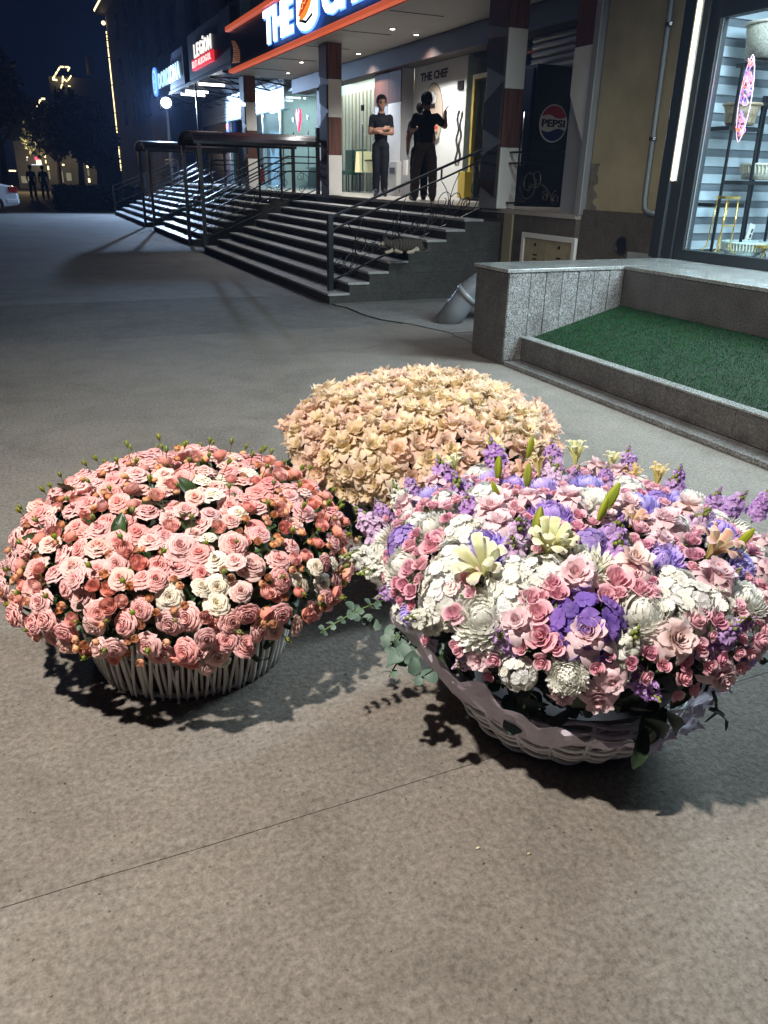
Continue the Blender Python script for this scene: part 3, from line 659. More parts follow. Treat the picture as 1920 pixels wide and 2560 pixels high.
bal = thing('balcony_railing', 'black scrolled railing with ball topped post in front of the dark fridge', 'railing', (6.05, 8.7, ZP))
MB().box(6.02, 6.07, 7.93, 7.98, ZP, 1.84).build('post', M['black'], bal); MB().ball((6.045, 7.955, 1.875), .038, 12, 8).build('ball', M['black'], bal, True)
for z in (1.83, 1.70, 1.22): MB().box(6.03, 6.06, 7.985, 9.5, z-.012, z+.012).build('rail', M['black'], bal)
sm = mat('bronzed_scroll', (0.16, 0.13, 0.10), 0.35, metal=0.8)
dY, up = Vector((0, -1, 0)), Vector((0, 0, 1))
mb = MB(); mb.tube(spiral((6.045, 9.02, 1.46), dY, up, .20, 3.3, 1.5, 30), .008, 6); mb.tube(spiral((6.045, 8.86, 1.53), dY, up, .13, 3.6, 1.3, 26, .2), .008, 6); mb.build('scroll', sm, bal, True)
mb = MB(); mb.tube([(6.045, 9.0-.55*t, 1.42+.09*math.sin(t*2.6)-.2*t*t) for t in [i/14 for i in range(15)]], .008, 6); mb.tube(spiral((6.045, 8.42, 1.30), dY, up, .09, 1.5, 1.5), .008, 6); mb.tube(spiral((6.045, 8.64, 1.32), dY, up, .07, 2.5, -1.4), .008, 6); mb.build('scroll', sm, bal, True)
mb = MB(); mb.tube(spiral((6.045, 8.22, 1.38), dY, up, .09, 0.5, -1.5), .008, 6); mb.tube([(6.045, 8.17, 1.48), (6.045, 8.17, 1.69)], .008, 6); mb.ball((6.045, 8.17, 1.58), .022, 8, 6); mb.tube(spiral((6.045, 8.22, 1.5), dY, up, .06, 4.2, 1.2), .007, 6); mb.build('scroll', sm, bal, True)

cm = mat('canopy_sheet', (0.055, 0.05, 0.052), 0.3, var=0.15, scale=3, spec=0.6)
def canopy(y0, y1, label, seed):
    t = thing('basement_canopy', label, 'canopy', (4.7, (y0+y1)/2, 0), 'curved canopies over the basement stairs')
    n = 10; w = (y1-y0)/2; c = (y0+y1)/2; mb = MB()
    def arc(r, z, k): return [(c+r*math.cos(math.pi*i/k), z+0.21*r/w*math.sin(math.pi*i/k)) for i in range(k+1)]
    o, i_ = arc(w, 2.10, n), arc(w-.02, 2.095, n)
    poly = o+i_[::-1]
    mb.prism(poly, lambda u, v, d: (d, u, v), 3.42, 6.1); mb.build('roof', cm, t)
    for x in (3.5, 6.02):
        mb = MB(); mb.tube([(x, a, b-.015) for a, b in arc(w-.02, 2.09, n)], .018, 6); mb.build('arch', M['black'], t)
    for y in (y0, y1):
        MB().bar((3.42, y, 2.075), (6.1, y, 2.075), .04, .05).build('beam', M['black'], t)
        MB().box(3.49, 3.56, y-.035, y+.035, 0.0, 2.05).build('post', M['black'], t)
        MB().box(5.98, 6.05, y-.035, y+.035, ZP, 2.42 if y == y0 else 2.05).build('post', M['black'], t)
        MB().box(5.18, 5.22, y-.02, y+.02, 0.98, 2.05).build('post', M['black'], t)
        for dz, th in ((0, .035), (-.12, .025), (-.28, .025)):
            MB().bar((3.55, y, 1.02+dz), (5.35, y, 1.86+dz), th, .025).build('rail', M['black'], t)
            MB().bar((5.35, y, 1.86+dz), (6.0, y, 1.86+dz), th, .025).build('rail', M['black'], t)
        MB().bar((3.55, y, .28), (5.95, y, 1.22), .025, .02).build('rail', M['black'], t)
        scrollwork((3.65, y, .30), (5.8, y, 1.16), .02, .5, 6, t, .006, seed)
    # black sheet stands in for the shade of the sunken stair, between cheek walls
    for y in (y0+.03, y1-.13): MB().box(3.56, 5.97, y, y+.1, -.02, .12).build('cheek_wall', M['step'], t)
    MB().box(3.7, 5.96, y0+.14, y1-.14, -.012, -.002).build('stair_opening_shade', M['blackp'], t)
canopy(16.96, 18.66, 'dark curved canopy on black posts between the near and middle steps', 1)
canopy(23.66, 25.44, 'dark curved canopy on black posts between the middle and far steps', 2)
fr2 = thing('stair_railing', 'black sloping railing at the far side of the farthest steps', 'railing', (3.5, 33, 0))
for dz in (0, -.15, -.6): MB().bar((3.5, 33.0, 1.0+dz), (6.0, 33.0, 1.95+dz), .04, .03).build('rail', M['black'], fr2)
for x, z in ((3.5, 0), (4.7, .55), (6.0, ZP)): MB().box(x-.03, x+.03, 32.97, 33.03, z, 1.0+(x-3.5)*.38).build('post', M['black'], fr2)
scrollwork((3.6, 33, .42), (5.9, 33, 1.3), .02, .4, 5, fr2, .008, 4)
fr3 = thing('terrace_railing', 'black scrolled railing along the far terrace edge under the awning', 'railing', (6.02, 29, ZP))
for z in (ZP+.12, ZP+.85, ZP+.72): MB().box(6.0, 6.03, 33.1, 35.9, z-.015, z+.015).build('rail', M['black'], fr3)
scrollwork((6.02, 33.2, ZP), (6.02, 35.8, ZP), .14, .68, 5, fr3, .008, 5)

# ------------------------------------------------------------------ the farther shopfronts
lq = thing('awning_shop', 'bright shop with wide windows under a black truss awning with tube lamps', 'shopfront', (7, 28, ZP))
MB().box(5.78, 7.7, 22.45, 34.2, 4.14, 4.22).build('awning', M['black'], lq)
for i in range(8):
    y = 22.6+i*1.6
    mb = MB(); mb.bar((5.82, y, 4.10), (7.65, y, 3.86), .03); mb.bar((5.82, y, 4.12), (7.65, y, 4.12), .03)
    for k in range(4): mb.bar((5.9+k*.45, y, 4.1), (6.2+k*.45, y, 4.02-k*.05), .02)
    mb.build('truss', M['black'], lq)
for (pa, pb) in (((498, 210), (561, 214)), ((464, 228), (520, 231)), ((453, 236), (512, 239))):
    a, b = P(*pa, Z=3.95), P(*pb, Z=3.95); a.z = b.z = 3.95; y = (a.y+b.y)/2
    a = Vector((a.x, y, 3.95)); b = Vector((b.x if b.x > a.x+.5 else a.x+1.2, y, 3.95))
    th = MB().bar(a+Vector((0, 0, .05)), b+Vector((0, 0, .05)), .12, .04).build('lamp_housing', M['white'], lq)
    MB().bar(a, b, .10, .05).build('tube', M['tubelamp'], th)
MB().box(7.7, 7.9, 24.5, 36, 3.3, 4.1).build('upper_wall', M['wallwhite'], lq)
for i in range(7): MB().box(7.66, 7.699, 24.5, 36, 3.32+i*.11, 3.32+i*.11+.095).build('cladding_board', mat('cladding_board', (0.42, 0.47, 0.5), 0.4, metal=.3) if i == 0 else bpy.data.materials['cladding_board'], lq)
for y0, y1 in ((25.1, 26.9), (26.95, 28.8), (28.85, 31.4)):
    MB().box(7.72, 7.73, y0, y1, ZP, 3.29).build('glass_pane', M['glass2'], lq)
for y in (25.05, 26.92, 28.82, 31.45): MB().box(7.68, 7.78, y-.05, y+.05, ZP, 3.29).build('mullion', M['steel'], lq)
MB().box(7.7, 7.9, 31.5, 36, ZP, 3.29).build('end_wall', M['navy'], lq)
MB().box(10.5, 10.6, 25.1, 36, ZP, 4.0).build('rear_wall', M['wallwhite'], lq)
MB().box(7.9, 10.5, 25.1, 36, ZP-.1, ZP).build('floor', bpy.data.materials['interior_floor'], lq)
rg = random.Random(5)
for k in range(5):
    s = MB().box(10.2, 10.49, 25.3, 35.8, ZP+.35+k*.42, ZP+.38+k*.42).build('shelf', M['white'], lq); b = MB()
    for j in range(60):
        y = 25.4+j*.172; h = rg.uniform(.16, .32); b.lathe([(0.05, ZP+.38+k*.42), (0.05, ZP+.38+k*.42+h*.6), (0.018, ZP+.38+k*.42+h*.75), (0.018, ZP+.38+k*.42+h)], (10.33, y, 0), 7)
    o = b.build('bottles', mat('bottle_glass', [(0.12, 0.2, 0.08), (0.35, 0.2, 0.06), (0.3, 0.35, 0.4), (0.3, 0.05, 0.05), (0.1, 0.2, 0.25)][k], 0.2), s); o['kind'] = 'stuff'
lamp('liquor_shop_light', 'AREA', (9.0, 28.5, 3.95), 230, (0.72, 0.93, 1.0), shape='RECTANGLE', size=2.0, size_y=6)
ps = thing('window_sticker', 'small round blue and red lit disc in the far bright shop window', 'sign', (7.6, 27, 2.4)); q = P(570, 318, X=7.6)
flat(ell(q.y, q.z, .16, .22), 0, .02, emit('disc_blue', (0.05, 0.1, 0.8), 1.2), 7.6, ps, 'disc'); flat([(q.y+.15, q.z-.06), (q.y+.15, q.z+.1), (q.y-.15, q.z+.1), (q.y-.15, q.z-.06)], .021, .03, emit('disc_red', (1, 0.08, 0.03), 1.6), 7.6, ps, 'band')

ls = thing('liquor_shop_sign', 'black signboard with white letters over a red lit box', 'sign', (5.8, 26.2, 4.3))
MB().box(5.80, 6.0, 23.0, 28.6, 4.24, 5.5).build('board', M['navy'], ls)
yy = 27.62
for ch, w, up_ in (('L', .36, 0), ('E', .36, 0), ('G', .42, 0), ('i', .16, 0), ('O', .46, 0), ('N', .46, 0)):
    a = MB(); text_on(a, ch, west(5.795, yy, 4.78), w*.86, .36 if ch != 'i' else .44, .03, bold=.015); a.build('letter', M['sign2'], ls); yy -= w+.045
flat([(27.75, 4.44), (27.75, 4.72), (24.95, 4.72), (24.95, 4.44)], 0, .08, M['signred'], 5.795, ls, 'red_box')
a = MB(); text_on(a, 'ELIT ALKOGOL', west(5.714, 27.65, 4.50), 2.6, .17, .012, bold=.0, spacing=1.1); a.build('lettering', M['sign2'], ls)
ds = thing('pharmacy_sign', 'blue white lit signboard with round emblem at the end of the awning', 'sign', (5.8, 32, 4.3))
MB().box(5.82, 5.98, 29.6, 36.1, 4.23, 5.35).build('board', M['navy'], ds)
flat(ell(35.35, 4.77, .50, .50, 28), 0, .05, M['signblue'], 5.815, ds, 'emblem'); flat(ell(35.35, 4.77, .42, .42, 28), .051, .06, M['dorix'], 5.815, ds, 'emblem_ring'); flat(ell(35.35, 4.77, .33, .33, 28), .061, .07, M['signblue'], 5.815, ds, 'emblem_disc')
flat([(35.48, 4.55), (35.48, 4.99), (35.40, 4.99), (35.40, 4.55)], .071, .08, M['dorix'], 5.815, ds, 'emblem_bar'); flat([(35.40, 4.73), (35.40, 4.81), (35.16, 4.81), (35.16, 4.73)], .071, .08, M['dorix'], 5.815, ds, 'emblem_bar')
a = MB(); text_on(a, 'DORIXONA', west(5.80, 34.55, 4.47), 4.4, .52, .03, bold=.01, spacing=1.15); a.build('letters', M['dorix'], ds)
fl = thing('floodlight', 'dazzling white floodlight hanging below the awning end', 'lamp', (5.7, 33.4, 3.9)); q = P(415, 257, X=5.7)
MB().box(q.x-.24, q.x+.24, q.y, q.y+.12, q.z-.2, q.z+.2).build('housing', M['black'], fl)
ln = MB(); ln.prism(ell(0, 0, .18, .17, 24), lambda u, v, d: (q.x+u, q.y-.002-d, q.z+v), 0, .05); ln.build('lens', M['flood'], fl)
MB().bar((q.x, q.y+.06, q.z+.2), (q.x, q.y+.06, 4.14), .04).build('bracket', M['black'], fl)
pp = thing('awning_post', 'grey square post holding the far end of the awning', 'post', (5.9, 34, 0)); MB().box(5.86, 5.95, 33.9, 33.99, ZP, 4.14).build('shaft', M['grey'], pp); MB().box(5.82, 5.99, 33.86, 34.03, ZP, ZP+.02).build('base_plate', M['steel'], pp)
bb = thing('awning_post', 'black post holding the near end of the awning', 'post', (5.9, 27.2, 0)); q = P(497, 330, X=5.9); MB().box(5.87, 5.93, q.y-.03, q.y+.03, ZP, 4.14).build('shaft', M['black'], bb); MB().box(5.83, 5.97, q.y-.07, q.y+.07, ZP, ZP+.02).build('base_plate', M['black'], bb)

# ------------------------------------------------------------------ yellow wall, plinth and fittings
yw = thing('yellow_wall', 'weathered yellow rendered wall between the porch and the flower shop', 'wall', (6.1, 7, 0))
MB().box(6.10, 6.14, 6.385, 7.86, 1.2, 7.5).build('render', M['yellow'], yw)
MB().box(6.07, 6.14, 6.385, 7.9, 0.0, 1.199).build('plinth', M['plinth'], yw)
rg = random.Random(2); pts = []
for i in range(15):
    z = 1.2+i*.035; pts.append((7.862-.10-rg.uniform(0, .09)-(.10 if 5 < i < 8 else 0)*-1*.5, z))
flat([(7.862, 1.2)]+pts+[(7.862, 1.2+14*.035)], 0.0, 0.003, M['patch'], 6.099, yw, 'bare_patch')
q0, q1 = P(1660, 20, X=6.06), P(1612, 528, X=6.06)
cd = thing('conduit_pipe', 'grey conduit pipe running down the yellow wall into the plinth corner', 'pipe', (6.06, q1.y, 1.2))
MB().tube([(6.06, q0.y-.02, 7.4), (6.06, q1.y+.03, q1.z+.12), (6.06, q1.y+.01, q1.z+.02), (6.05, q1.y-.08, q1.z-.02), (6.05, q1.y-.4, q1.z-.03)], .028, 10).build('pipe', mat('conduit_grey', (0.11, 0.12, 0.12), 0.6), cd, True)
for z in (1.9, 2.9): MB().tube([(6.06, q1.y+.03, z), (6.06, q1.y+.03, z+.03)], .042, 10).build('bracket', M['steel'], cd)
a, b = P(1308, 586, X=5.98), P(1444, 583, X=5.98)
hw = thing('wall_hatch', 'beige two leaf wall hatch in a white frame low on the plinth', 'hatch', (5.98, 8.5, .5))
y1, y0, z1, z0 = a.y, b.y, a.z+.03, .36
fm2 = MB(); fm2.box(5.955, 5.997, y0, y0+.06, z0, z1); fm2.box(5.955, 5.997, y1-.06, y1, z0, z1); fm2.box(5.955, 5.997, y0+.06, y1-.06, z1-.06, z1); fm2.box(5.955, 5.997, y0+.06, y1-.06, z0, z0+.05); fm2.build('frame', M['white'], hw, bevel=.004)
hb = mat('hatch_beige', (0.34, 0.28, 0.17), 0.6, var=.15, scale=8)
for ya, yb in ((y0+.065, (y0+y1)/2-.005), ((y0+y1)/2+.005, y1-.065)):
    d = MB().box(5.97, 5.995, ya, yb, z0+.055, z1-.065).build('door', hb, hw, bevel=.004)
    c = (ya+yb)/2
    MB().tube([(5.969, c, z1-.13), (5.961, c, z1-.13)], .02, 10).build('lock', M['black'], d)
    for k in range(3): MB().box(6.030, 5.9695, c-.05, c+.05, z0+.16+k*.05, z0+.18+k*.05).build('vent', M['black'], d)
q = P(1553, 615, X=6.06)
wh = thing('wall_hole', 'round dark pipe opening in the plinth beside the shop corner', 'hole', (6.06, q.y, q.z))
mb = MB(); mb.prism(ell(q.y, q.z, .085, .085, 20), lambda u, v, d: (6.069-d, u, v), 0, .004); mb.build('opening', M['blackp'], wh)
mb = MB(); mb.tube([(6.062, y, z) for y, z in ell(q.y, q.z, .092, .092, 24)], .010, 6, cap=False); mb.build('ring', M['anthracite'], wh, True)

vp = thing('vent_pipe', 'fat grey bent pipe rising from the paving behind the planter', 'pipe', (4.3, 7.75, 0))
pth = [(4.26, 7.80, -.02), (4.38, 7.72, .18), (4.47, 7.66, .34), (4.60, 7.58, .46), (4.80, 7.46, .52), (5.3, 7.2, .53), (6.06, 6.9, .53)]
MB().tube(pth, .135, 20).build('pipe', mat('pipe_grey', (0.15, 0.16, 0.175), 0.4, var=.1, scale=6), vp, True)
MB().tube([(4.445, 7.675, .30), (4.475, 7.655, .34)], .145, 20).build('joint_ring', mat('pipe_ring', (0.2, 0.21, 0.22), 0.4), vp, True)

# ------------------------------------------------------------------ granite planter with artificial turf
pt = thing('granite_planter', 'grey granite clad planter wall with polished ledge below the shop window', 'planter', (4.5, 5, 0))
ZL = 0.81
MB().box(3.76, 6.06, 5.76, 6.24, 0.0, ZL-.03).build('core', M['soil'], pt)
MB().box(4.98, 5.94, -2.0, 5.755, 0.0, ZL-.03).build('core', M['soil'], pt)
xs = [3.73, 3.95, 4.11, 4.28, 4.45, 4.62, 4.79, 4.955]
for i in range(7):
    MB().box(xs[i]+.003, xs[i+1]-.003, 5.73+.002*(i % 2), 5.757, .036, ZL-.031).build('granite_panel', M['granite'], pt, bevel=.003)
ys = [5.732, 5.90, 6.08, 6.27]
for i in range(3):
    MB().box(3.725, 3.757, ys[i]+.003, ys[i+1]-.003, 0.0, ZL-.031).build('granite_panel', M['granite_shade'], pt, bevel=.003)
for i in range(14):
    y = 5.728-i*.55
    MB().box(4.953, 4.978, y-.547, y, .25, ZL-.031).build('granite_panel', M['granite_shade'], pt, bevel=.002)
MB().box(3.705, 5.97, 5.72, 6.29, ZL-.03, ZL).build('ledge_slab', M['granite_top'], pt, bevel=.004)
for i in range(4): MB().box(4.935, 5.98, 5.715-1.6*(i+1)+.003, 5.716-1.6*i, ZL-.03, ZL).build('ledge_slab', M['granite_top'], pt, bevel=.004)
for i in range(12):
    y = 5.728-i*.6
    MB().box(3.905, 3.965, y-.597, y, .036, .225).build('kerb_stone', M['granite_shade'], pt, bevel=.004)
    MB().box(3.89, 3.985, y-.598, y, .2255, .24).build('kerb_cap', M['granite_top'], pt, bevel=.003)
    MB().box(3.735, 3.904, y-.598, y, 0.0, .035).build('base_strip', M['granite'], pt, bevel=.004)
# turf bed rising towards the building
tf = MB(); tf.add([(3.98, -2, .0), (4.95, -2, .0), (4.95, 5.725, .0), (3.98, 5.725, .0), (3.98, -2, .215), (4.95, -2, .46), (4.95, 5.725, .46), (3.98, 5.725, .215)],
                  [(0,3,2,1),(4,5,6,7),(0,1,5,4),(1,2,6,5),(2,3,7,6),(3,0,4,7)]); tf.build('turf_base', mat('turf_backing', (0.003, 0.016, 0.004), 0.95), pt)
def turf():
    n = 90000; x = RNG.uniform(3.97, 4.95, n); y = RNG.uniform(1.9, 5.72, n); z = .213+(x-3.98)*.2526
    a = RNG.uniform(0, 2*np.pi, n); w = RNG.uniform(.0012, .0022, n); h = RNG.uniform(.007, .016, n); l = RNG.normal(0, .006, (n, 2))
    v = np.empty((n, 3, 3)); v[:, 0] = np.c_[x-np.cos(a)*w, y-np.sin(a)*w, z]; v[:, 1] = np.c_[x+np.cos(a)*w, y+np.sin(a)*w, z]; v[:, 2] = np.c_[x+l[:, 0], y+l[:, 1], z+h]
    me = bpy.data.meshes.new('turf'); me.vertices.add(n*3); me.vertices.foreach_set('co', v.ravel()); me.loops.add(n*3); me.loops.foreach_set('vertex_index', np.arange(n*3, dtype=np.int32))
    me.polygons.add(n); me.polygons.foreach_set('loop_start', np.arange(0, n*3, 3, dtype=np.int32)); me.update(calc_edges=True); me.validate()
    me.materials.append(mat('artificial_turf', (0.005, 0.060, 0.011), 0.95, var=.45, scale=9, spec=0.04))
    o = bpy.data.objects.new('artificial_turf', me); COL.objects.link(o)
    tag(o, 'dark green artificial turf filling the sloping granite planter', 'turf', kind='stuff')
turf()

# ------------------------------------------------------------------ flower shop window
sh = thing('shop_window', 'tall shop window in an anthracite frame with glowing LED strip', 'window', (5.9, 4, ZL))
XW = 5.9
MB().box(XW-.02, XW+.08, 6.17, 6.47, ZL, 5.5).build('corner_post', M['anthracite'], sh, bevel=.004)
MB().box(XW-.06, XW-.021, 6.30, 6.44, ZL+.001, 5.5).build('corner_trim', M['anthracite'], sh, bevel=.004)
fr1 = MB(); fr1.box(XW, XW+.10, 6.04, 6.165, ZL, 5.5); fr1.box(XW, XW+.10, -1, 6.04, ZL, ZL+.10); fr1.box(XW, XW+.10, -1, 6.04, 2.84, 2.98); fr1.build('frame', M['anthracite'], sh, bevel=.004)
MB().box(XW+.02, XW+.035, 6.028, 6.0385, ZL+.10, 2.838).build('seal', M['steel'], sh)
MB().box(XW+.045, XW+.055, -1, 6.03, ZL+.10, 2.84).build('glass_pane', M['glass'], sh)
MB().box(XW+.045, XW+.055, -1, 6.03, 2.98, 5.4).build('glass_pane', M['glass'], sh)
sp0, sp1 = P(1683, 452, X=XW-.03), P(1756, 0, X=XW-.03)
ld = MB().box(XW-.035, XW-.0205, sp0.y-.035, sp0.y+.035, sp0.z, 5.4).build('led_channel', M['white'], sh)
mb = MB()
for i in range(190):
    z = sp0.z+.008+i*.018
    mb.box(XW-.045, XW-.036, sp0.y-.02, sp0.y+.03, z, z+.011)
mb.build('led', M['led'], ld)
MB().box(XW-.043, XW-.0355, sp0.y-.012, sp0.y+.012, sp0.z, 5.38).build('led_diffuser', M['led'], ld)
MB().box(XW+.11, 8.6, -1, 6.95, ZL-.4, ZL).build('display_floor', mat('display_floor', (0.35, 0.36, 0.36), 0.15, var=.15, scale=2), sh)
MB().box(8.6, 8.7, -1, 6.95, ZL, 3.6).build('back_wall', M['wallwhite'], sh); MB().box(6.15, 8.6, 6.95, 7.05, ZL, 3.6).build('end_wall', M['wallwhite'], sh)
MB().box(XW+.11, 8.6, -1, 6.95, 3.6, 3.7).build('display_ceiling', M['wallwhite'], sh)
lamp('shop_interior_light', 'AREA', (6.35, 4.2, 3.55), 230, (0.74, 0.90, 1.0), shape='RECTANGLE', size=.5, size_y=3.2)
# zebra blind: alternating opaque and sheer bands
YB = 6.85
bl = thing('zebra_blind', 'blue grey zebra blind of alternating light and sheer bands', 'blind', (7, YB, 2.8))
bo, bs = mat('blind_opaque', (0.62, 0.70, 0.76), 0.8, var=.12, scale=3, bump=.15, bscale=120), mat('blind_sheer', (0.22, 0.25, 0.28), 0.8, var=.08, scale=3)
e0 = P(1716, 523, Y=YB).x; e1 = P(1895, 523, Y=YB).x
bz = (P(1715, 523, Y=YB).z-P(1746, 210, Y=YB).z)/-7.0
for i in range(24):
    z = ZL+.02+i*bz
    MB().box(e0, 8.55, YB-.006, YB, z, z+bz*.54).build('band', bo, bl)
    MB().box(e0-.03, 8.55, YB+.012, YB+.016, z+bz*.54, z+bz).build('band', bs, bl)
c0 = P(1775, 150, Y=YB-.05); c1 = P(1744, 405, Y=YB-.05)
for dx in (0, .045): MB().tube([(c1.x+dx, YB-.03, 3.5), (c1.x+dx, YB-.03, c1.z)], .005, 5).build('cord', M['white'], bl)
MB().lathe([(0, c1.z-.09), (.03, c1.z-.08), (.02, c1.z), (0, c1.z+.01)], (c1.x+.02, YB-.035, 0), 10).build('cord_weight', mat('cord_weight', (.7, .72, .55), .4), bl, True)
# stands inside: ladder shelf, gold stools, baskets
YI = 6.35
def ii(x, y, Y=YI): return P(x, y, Y=Y)
lsf = thing('ladder_shelf', 'black metal ladder shelf with stepped boards behind the shop glass', 'shelf', (6.6, YI, ZL))
for (a, b, dy) in (((1775, 640), (1858, 160), 0), ((1858, 600), (1920, 240), .2), ((1845, 640), (1912, 240), 0), ((1905, 640), (1975, 240), .2)):
    p, q = ii(*a, YI+dy), ii(*b, YI+dy); MB().bar((p.x, p.y, ZL), q, .022).build('leg', M['black'], lsf)
for (x0, x1, y) in ((1778, 1856, 511), (1818, 1900, 318), (1852, 1990, 455), (1892, 1990, 258), (1885, 1990, 156)):
    p, q = ii(x0, y), ii(x1, y); MB().box(p.x, q.x, YI-.02, YI+.22, p.z-.025, p.z+.012).build('board', M['black'], lsf)
gold = mat('gold_metal', (0.75, 0.52, 0.16), 0.25, metal=.9)
def gold_stand(pts_l, pts_r, top, Y, label, bar=None):
    t = thing('flower_stand', label, 'stand', (P(*pts_l[-1], Y=Y).x, Y, ZL), 'gold stands in the shop window')
    for pts in (pts_l, pts_r):
        for dy in (0, .12):
            q = [P(*p, Y=Y) for p in pts]; q[-1].z = ZL+.01; MB().tube([(v.x, Y+dy*(1+.6*(i/(len(q)-1))), v.z) for i, v in enumerate(q)], .008, 6).build('leg', gold, t, True)
    a, b = P(*top[0], Y=Y), P(*top[1], Y=Y)
    MB().lathe([(0, a.z-.012), ((b.x-a.x)/2, a.z-.012), ((b.x-a.x)/2, a.z+.012), (0, a.z+.012)], ((a.x+b.x)/2, Y+.06, 0), 24).build('top_plate', gold, t)
    if bar:
        a, b = P(*bar[0], Y=Y), P(*bar[1], Y=Y); MB().tube([a, b], .008, 6).build('cross_bar', gold, t)
gold_stand([(1818, 500), (1806, 565), (1797, 618), (1772, 648)], [(1846, 500), (1836, 565), (1824, 618), (1838, 655)], ((1811, 494), (1854, 495)), 6.1, 'tall gold metal flower stand with splayed legs behind the glass', ((1805, 564), (1834, 565)))
gold_stand([(1915, 622), (1900, 650), (1885, 665)], [(1935, 622), (1945, 655), (1960, 672)], ((1905, 618), (1950, 622)), 6.0, 'low gold metal flower stand cut off at the right window edge')
def tub(name, Y, l, r_, ytop, ybot, c, label, taper=.75, fringe=False):
    a, b, t_, lo_ = P(l, ytop, Y=Y), P(r_, ytop, Y=Y), P((l+r_)/2, ytop, Y=Y), P((l+r_)/2, ybot, Y=Y)
    rad = (b.x-a.x)/2; cx = (a.x+b.x)/2; t = thing(name, label, 'basket', (cx, Y, lo_.z)); n = 26; zb = lo_.z
    MB().lathe([(.005, zb), (rad*taper, zb), (rad*(taper*.6+.4), (zb+t_.z)/2), (rad, t_.z), (rad*.93, t_.z), (rad*.8, zb+.02)], (cx, Y, 0), n).build('body', mat(name+'_body', c, .7, var=.4, scale=60, bump=.5, bscale=90), t, True)
    MB().tube([(cx+rad*math.cos(2*math.pi*i/n), Y+rad*math.sin(2*math.pi*i/n), t_.z) for i in range(n+1)], .014, 6).build('rim', mat(name+'_rim', [min(1, k*1.25) for k in c], .7), t, True)
    if fringe:
        mb = MB()
        for i in range(44):
            q = 2*math.pi*i/44; mb.tube([(cx+rad*1.03*math.cos(q), Y+rad*1.03*math.sin(q), t_.z), (cx+rad*.98*math.cos(q+.03), Y+rad*.98*math.sin(q+.03), t_.z-(t_.z-zb)*.55)], .006, 4)
        mb.build('fringe', mat(name+'_fringe', (.7, .64, .48), .8), t)
tub('seagrass_basket', YI+.1, 1824, 1890, 262, 314, (.30, .22, .14), 'brown woven basket on the upper shelf board behind the glass')
tub('fringed_basket', YI+.1, 1873, 1960, 412, 450, (.5, .47, .38), 'cream fringed basket on the middle shelf board', .9, True)
tub('low_fringed_basket', YI-.05, 1822, 1898, 606, 640, (.33, .40, .38), 'shallow fringed basket standing on the window floor', .62, True)
tub('paper_pot', YI+.1, 1888, 1985, 60, 150, (.55, .5, .4), 'pale paper pot on the top shelf board', .85)
hd_ = thing('slotted_back', 'small cream slotted panel leaning behind the fringed basket', 'panel', (6.6, YI, ZL)); a, b = ii(1860, 625, YI+.16), ii(1882, 560, YI+.16)
d = (b-a).normalized(); w_ = Vector((d.z, 0, -d.x)); mb = MB(); mb.obox((a+b)/2, d*((b-a).length/2), Vector((0, .008, 0)), w_*.04); mb.build('board', M['white'], hd_, bevel=.003)
for k in range(3): mb = MB(); mb.obox(a+(b-a)*(.35+.2*k)-Vector((0, .0095, 0))+w_*.012, d*.02, Vector((0, .001, 0)), w_*.012); mb.build('slot', M['anthracite'], hd_)
# neon coloured sculpture of loops hanging in the window
ns = thing('light_sculpture', 'slim hanging leaf of tangled orange and violet glowing loops in the window', 'sculpture', (6.1, 5.3, 2)); XN = 6.1
top_, bot = P(1882, 136, X=XN), P(1845, 356, X=XN)
nm = [emit('loop_orange', (1.0, .22, .08), 1.6), emit('loop_violet', (.45, .22, 1.0), 1.6), emit('loop_pink', (.95, .55, .75), 1.4)]
ax = (bot-top_); L_ = ax.length; ax.normalize(); sd = Vector((0, -1, 0)); rg = random.Random(4)
mb = MB()
for s in (-1, 1): mb.tube([top_+ax*(L_*t)+sd*(s*.068*math.sin(math.pi*t)**.6) for t in [i/24 for i in range(25)]], .004, 5)
mb.build('outline', nm[2], ns, True)
for k in range(36):
    t = rg.uniform(.06, .94); c = top_+ax*(L_*t)+sd*rg.uniform(-.03, .03); r = rg.uniform(.012, .036)*max(.4, math.sin(math.pi*t)**.6); a0 = rg.uniform(0, 6)
    mb = MB(); mb.tube([c+sd*(r*math.cos(a0+q))+ax*(1.7*r*math.sin(a0+q*1.1))+Vector((.02*math.sin(q*2), 0, 0)) for q in [i*.45 for i in range(13)]], .0036, 4); mb.build('loop', nm[k % 2 if k % 5 else 2], ns, True)

# ------------------------------------------------------------------ dark apartment block and the night street behind
ab = thing('apartment_block', 'tall dark apartment block with a warm light string up its far corner', 'building', (9, 50, 0))
wallm = mat('dim_plaster', (0.34, 0.35, 0.38), 0.9, var=.15, scale=.6)
MB().box(9.0, 24, 24.6, 76.5, 0, 13.2).build('wall', wallm, ab); MB().box(8.0, 24, 3.0, 24.5, 4.95, 13.2).build('wall', wallm, ab)
MB().box(8.3, 24.5, 24.0, 77.2, 13.2, 13.5).build('eave', M['dbrown'], ab)
winm = mat('dark_window', (0.008, 0.009, 0.012), 0.12); shm = mat('window_surround', (0.12, 0.115, 0.12), 0.8)
for k, z in enumerate((4.9, 7.8, 10.6)):
    for j, y in enumerate((30, 36, 42, 48.2, 52.5, 58, 64, 70)):
        if k == 0 and y < 38: continue
        w = MB().box(8.93, 8.995, y-.85, y+.85, z-.05, z+1.65).build('window', shm, ab)
        MB().box(8.90, 8.928, y-.75, y-.03, z+.03, z+1.57).build('pane', winm, w); MB().box(8.90, 8.928, y+.03, y+.75, z+.03, z+1.57).build('pane', winm, w)
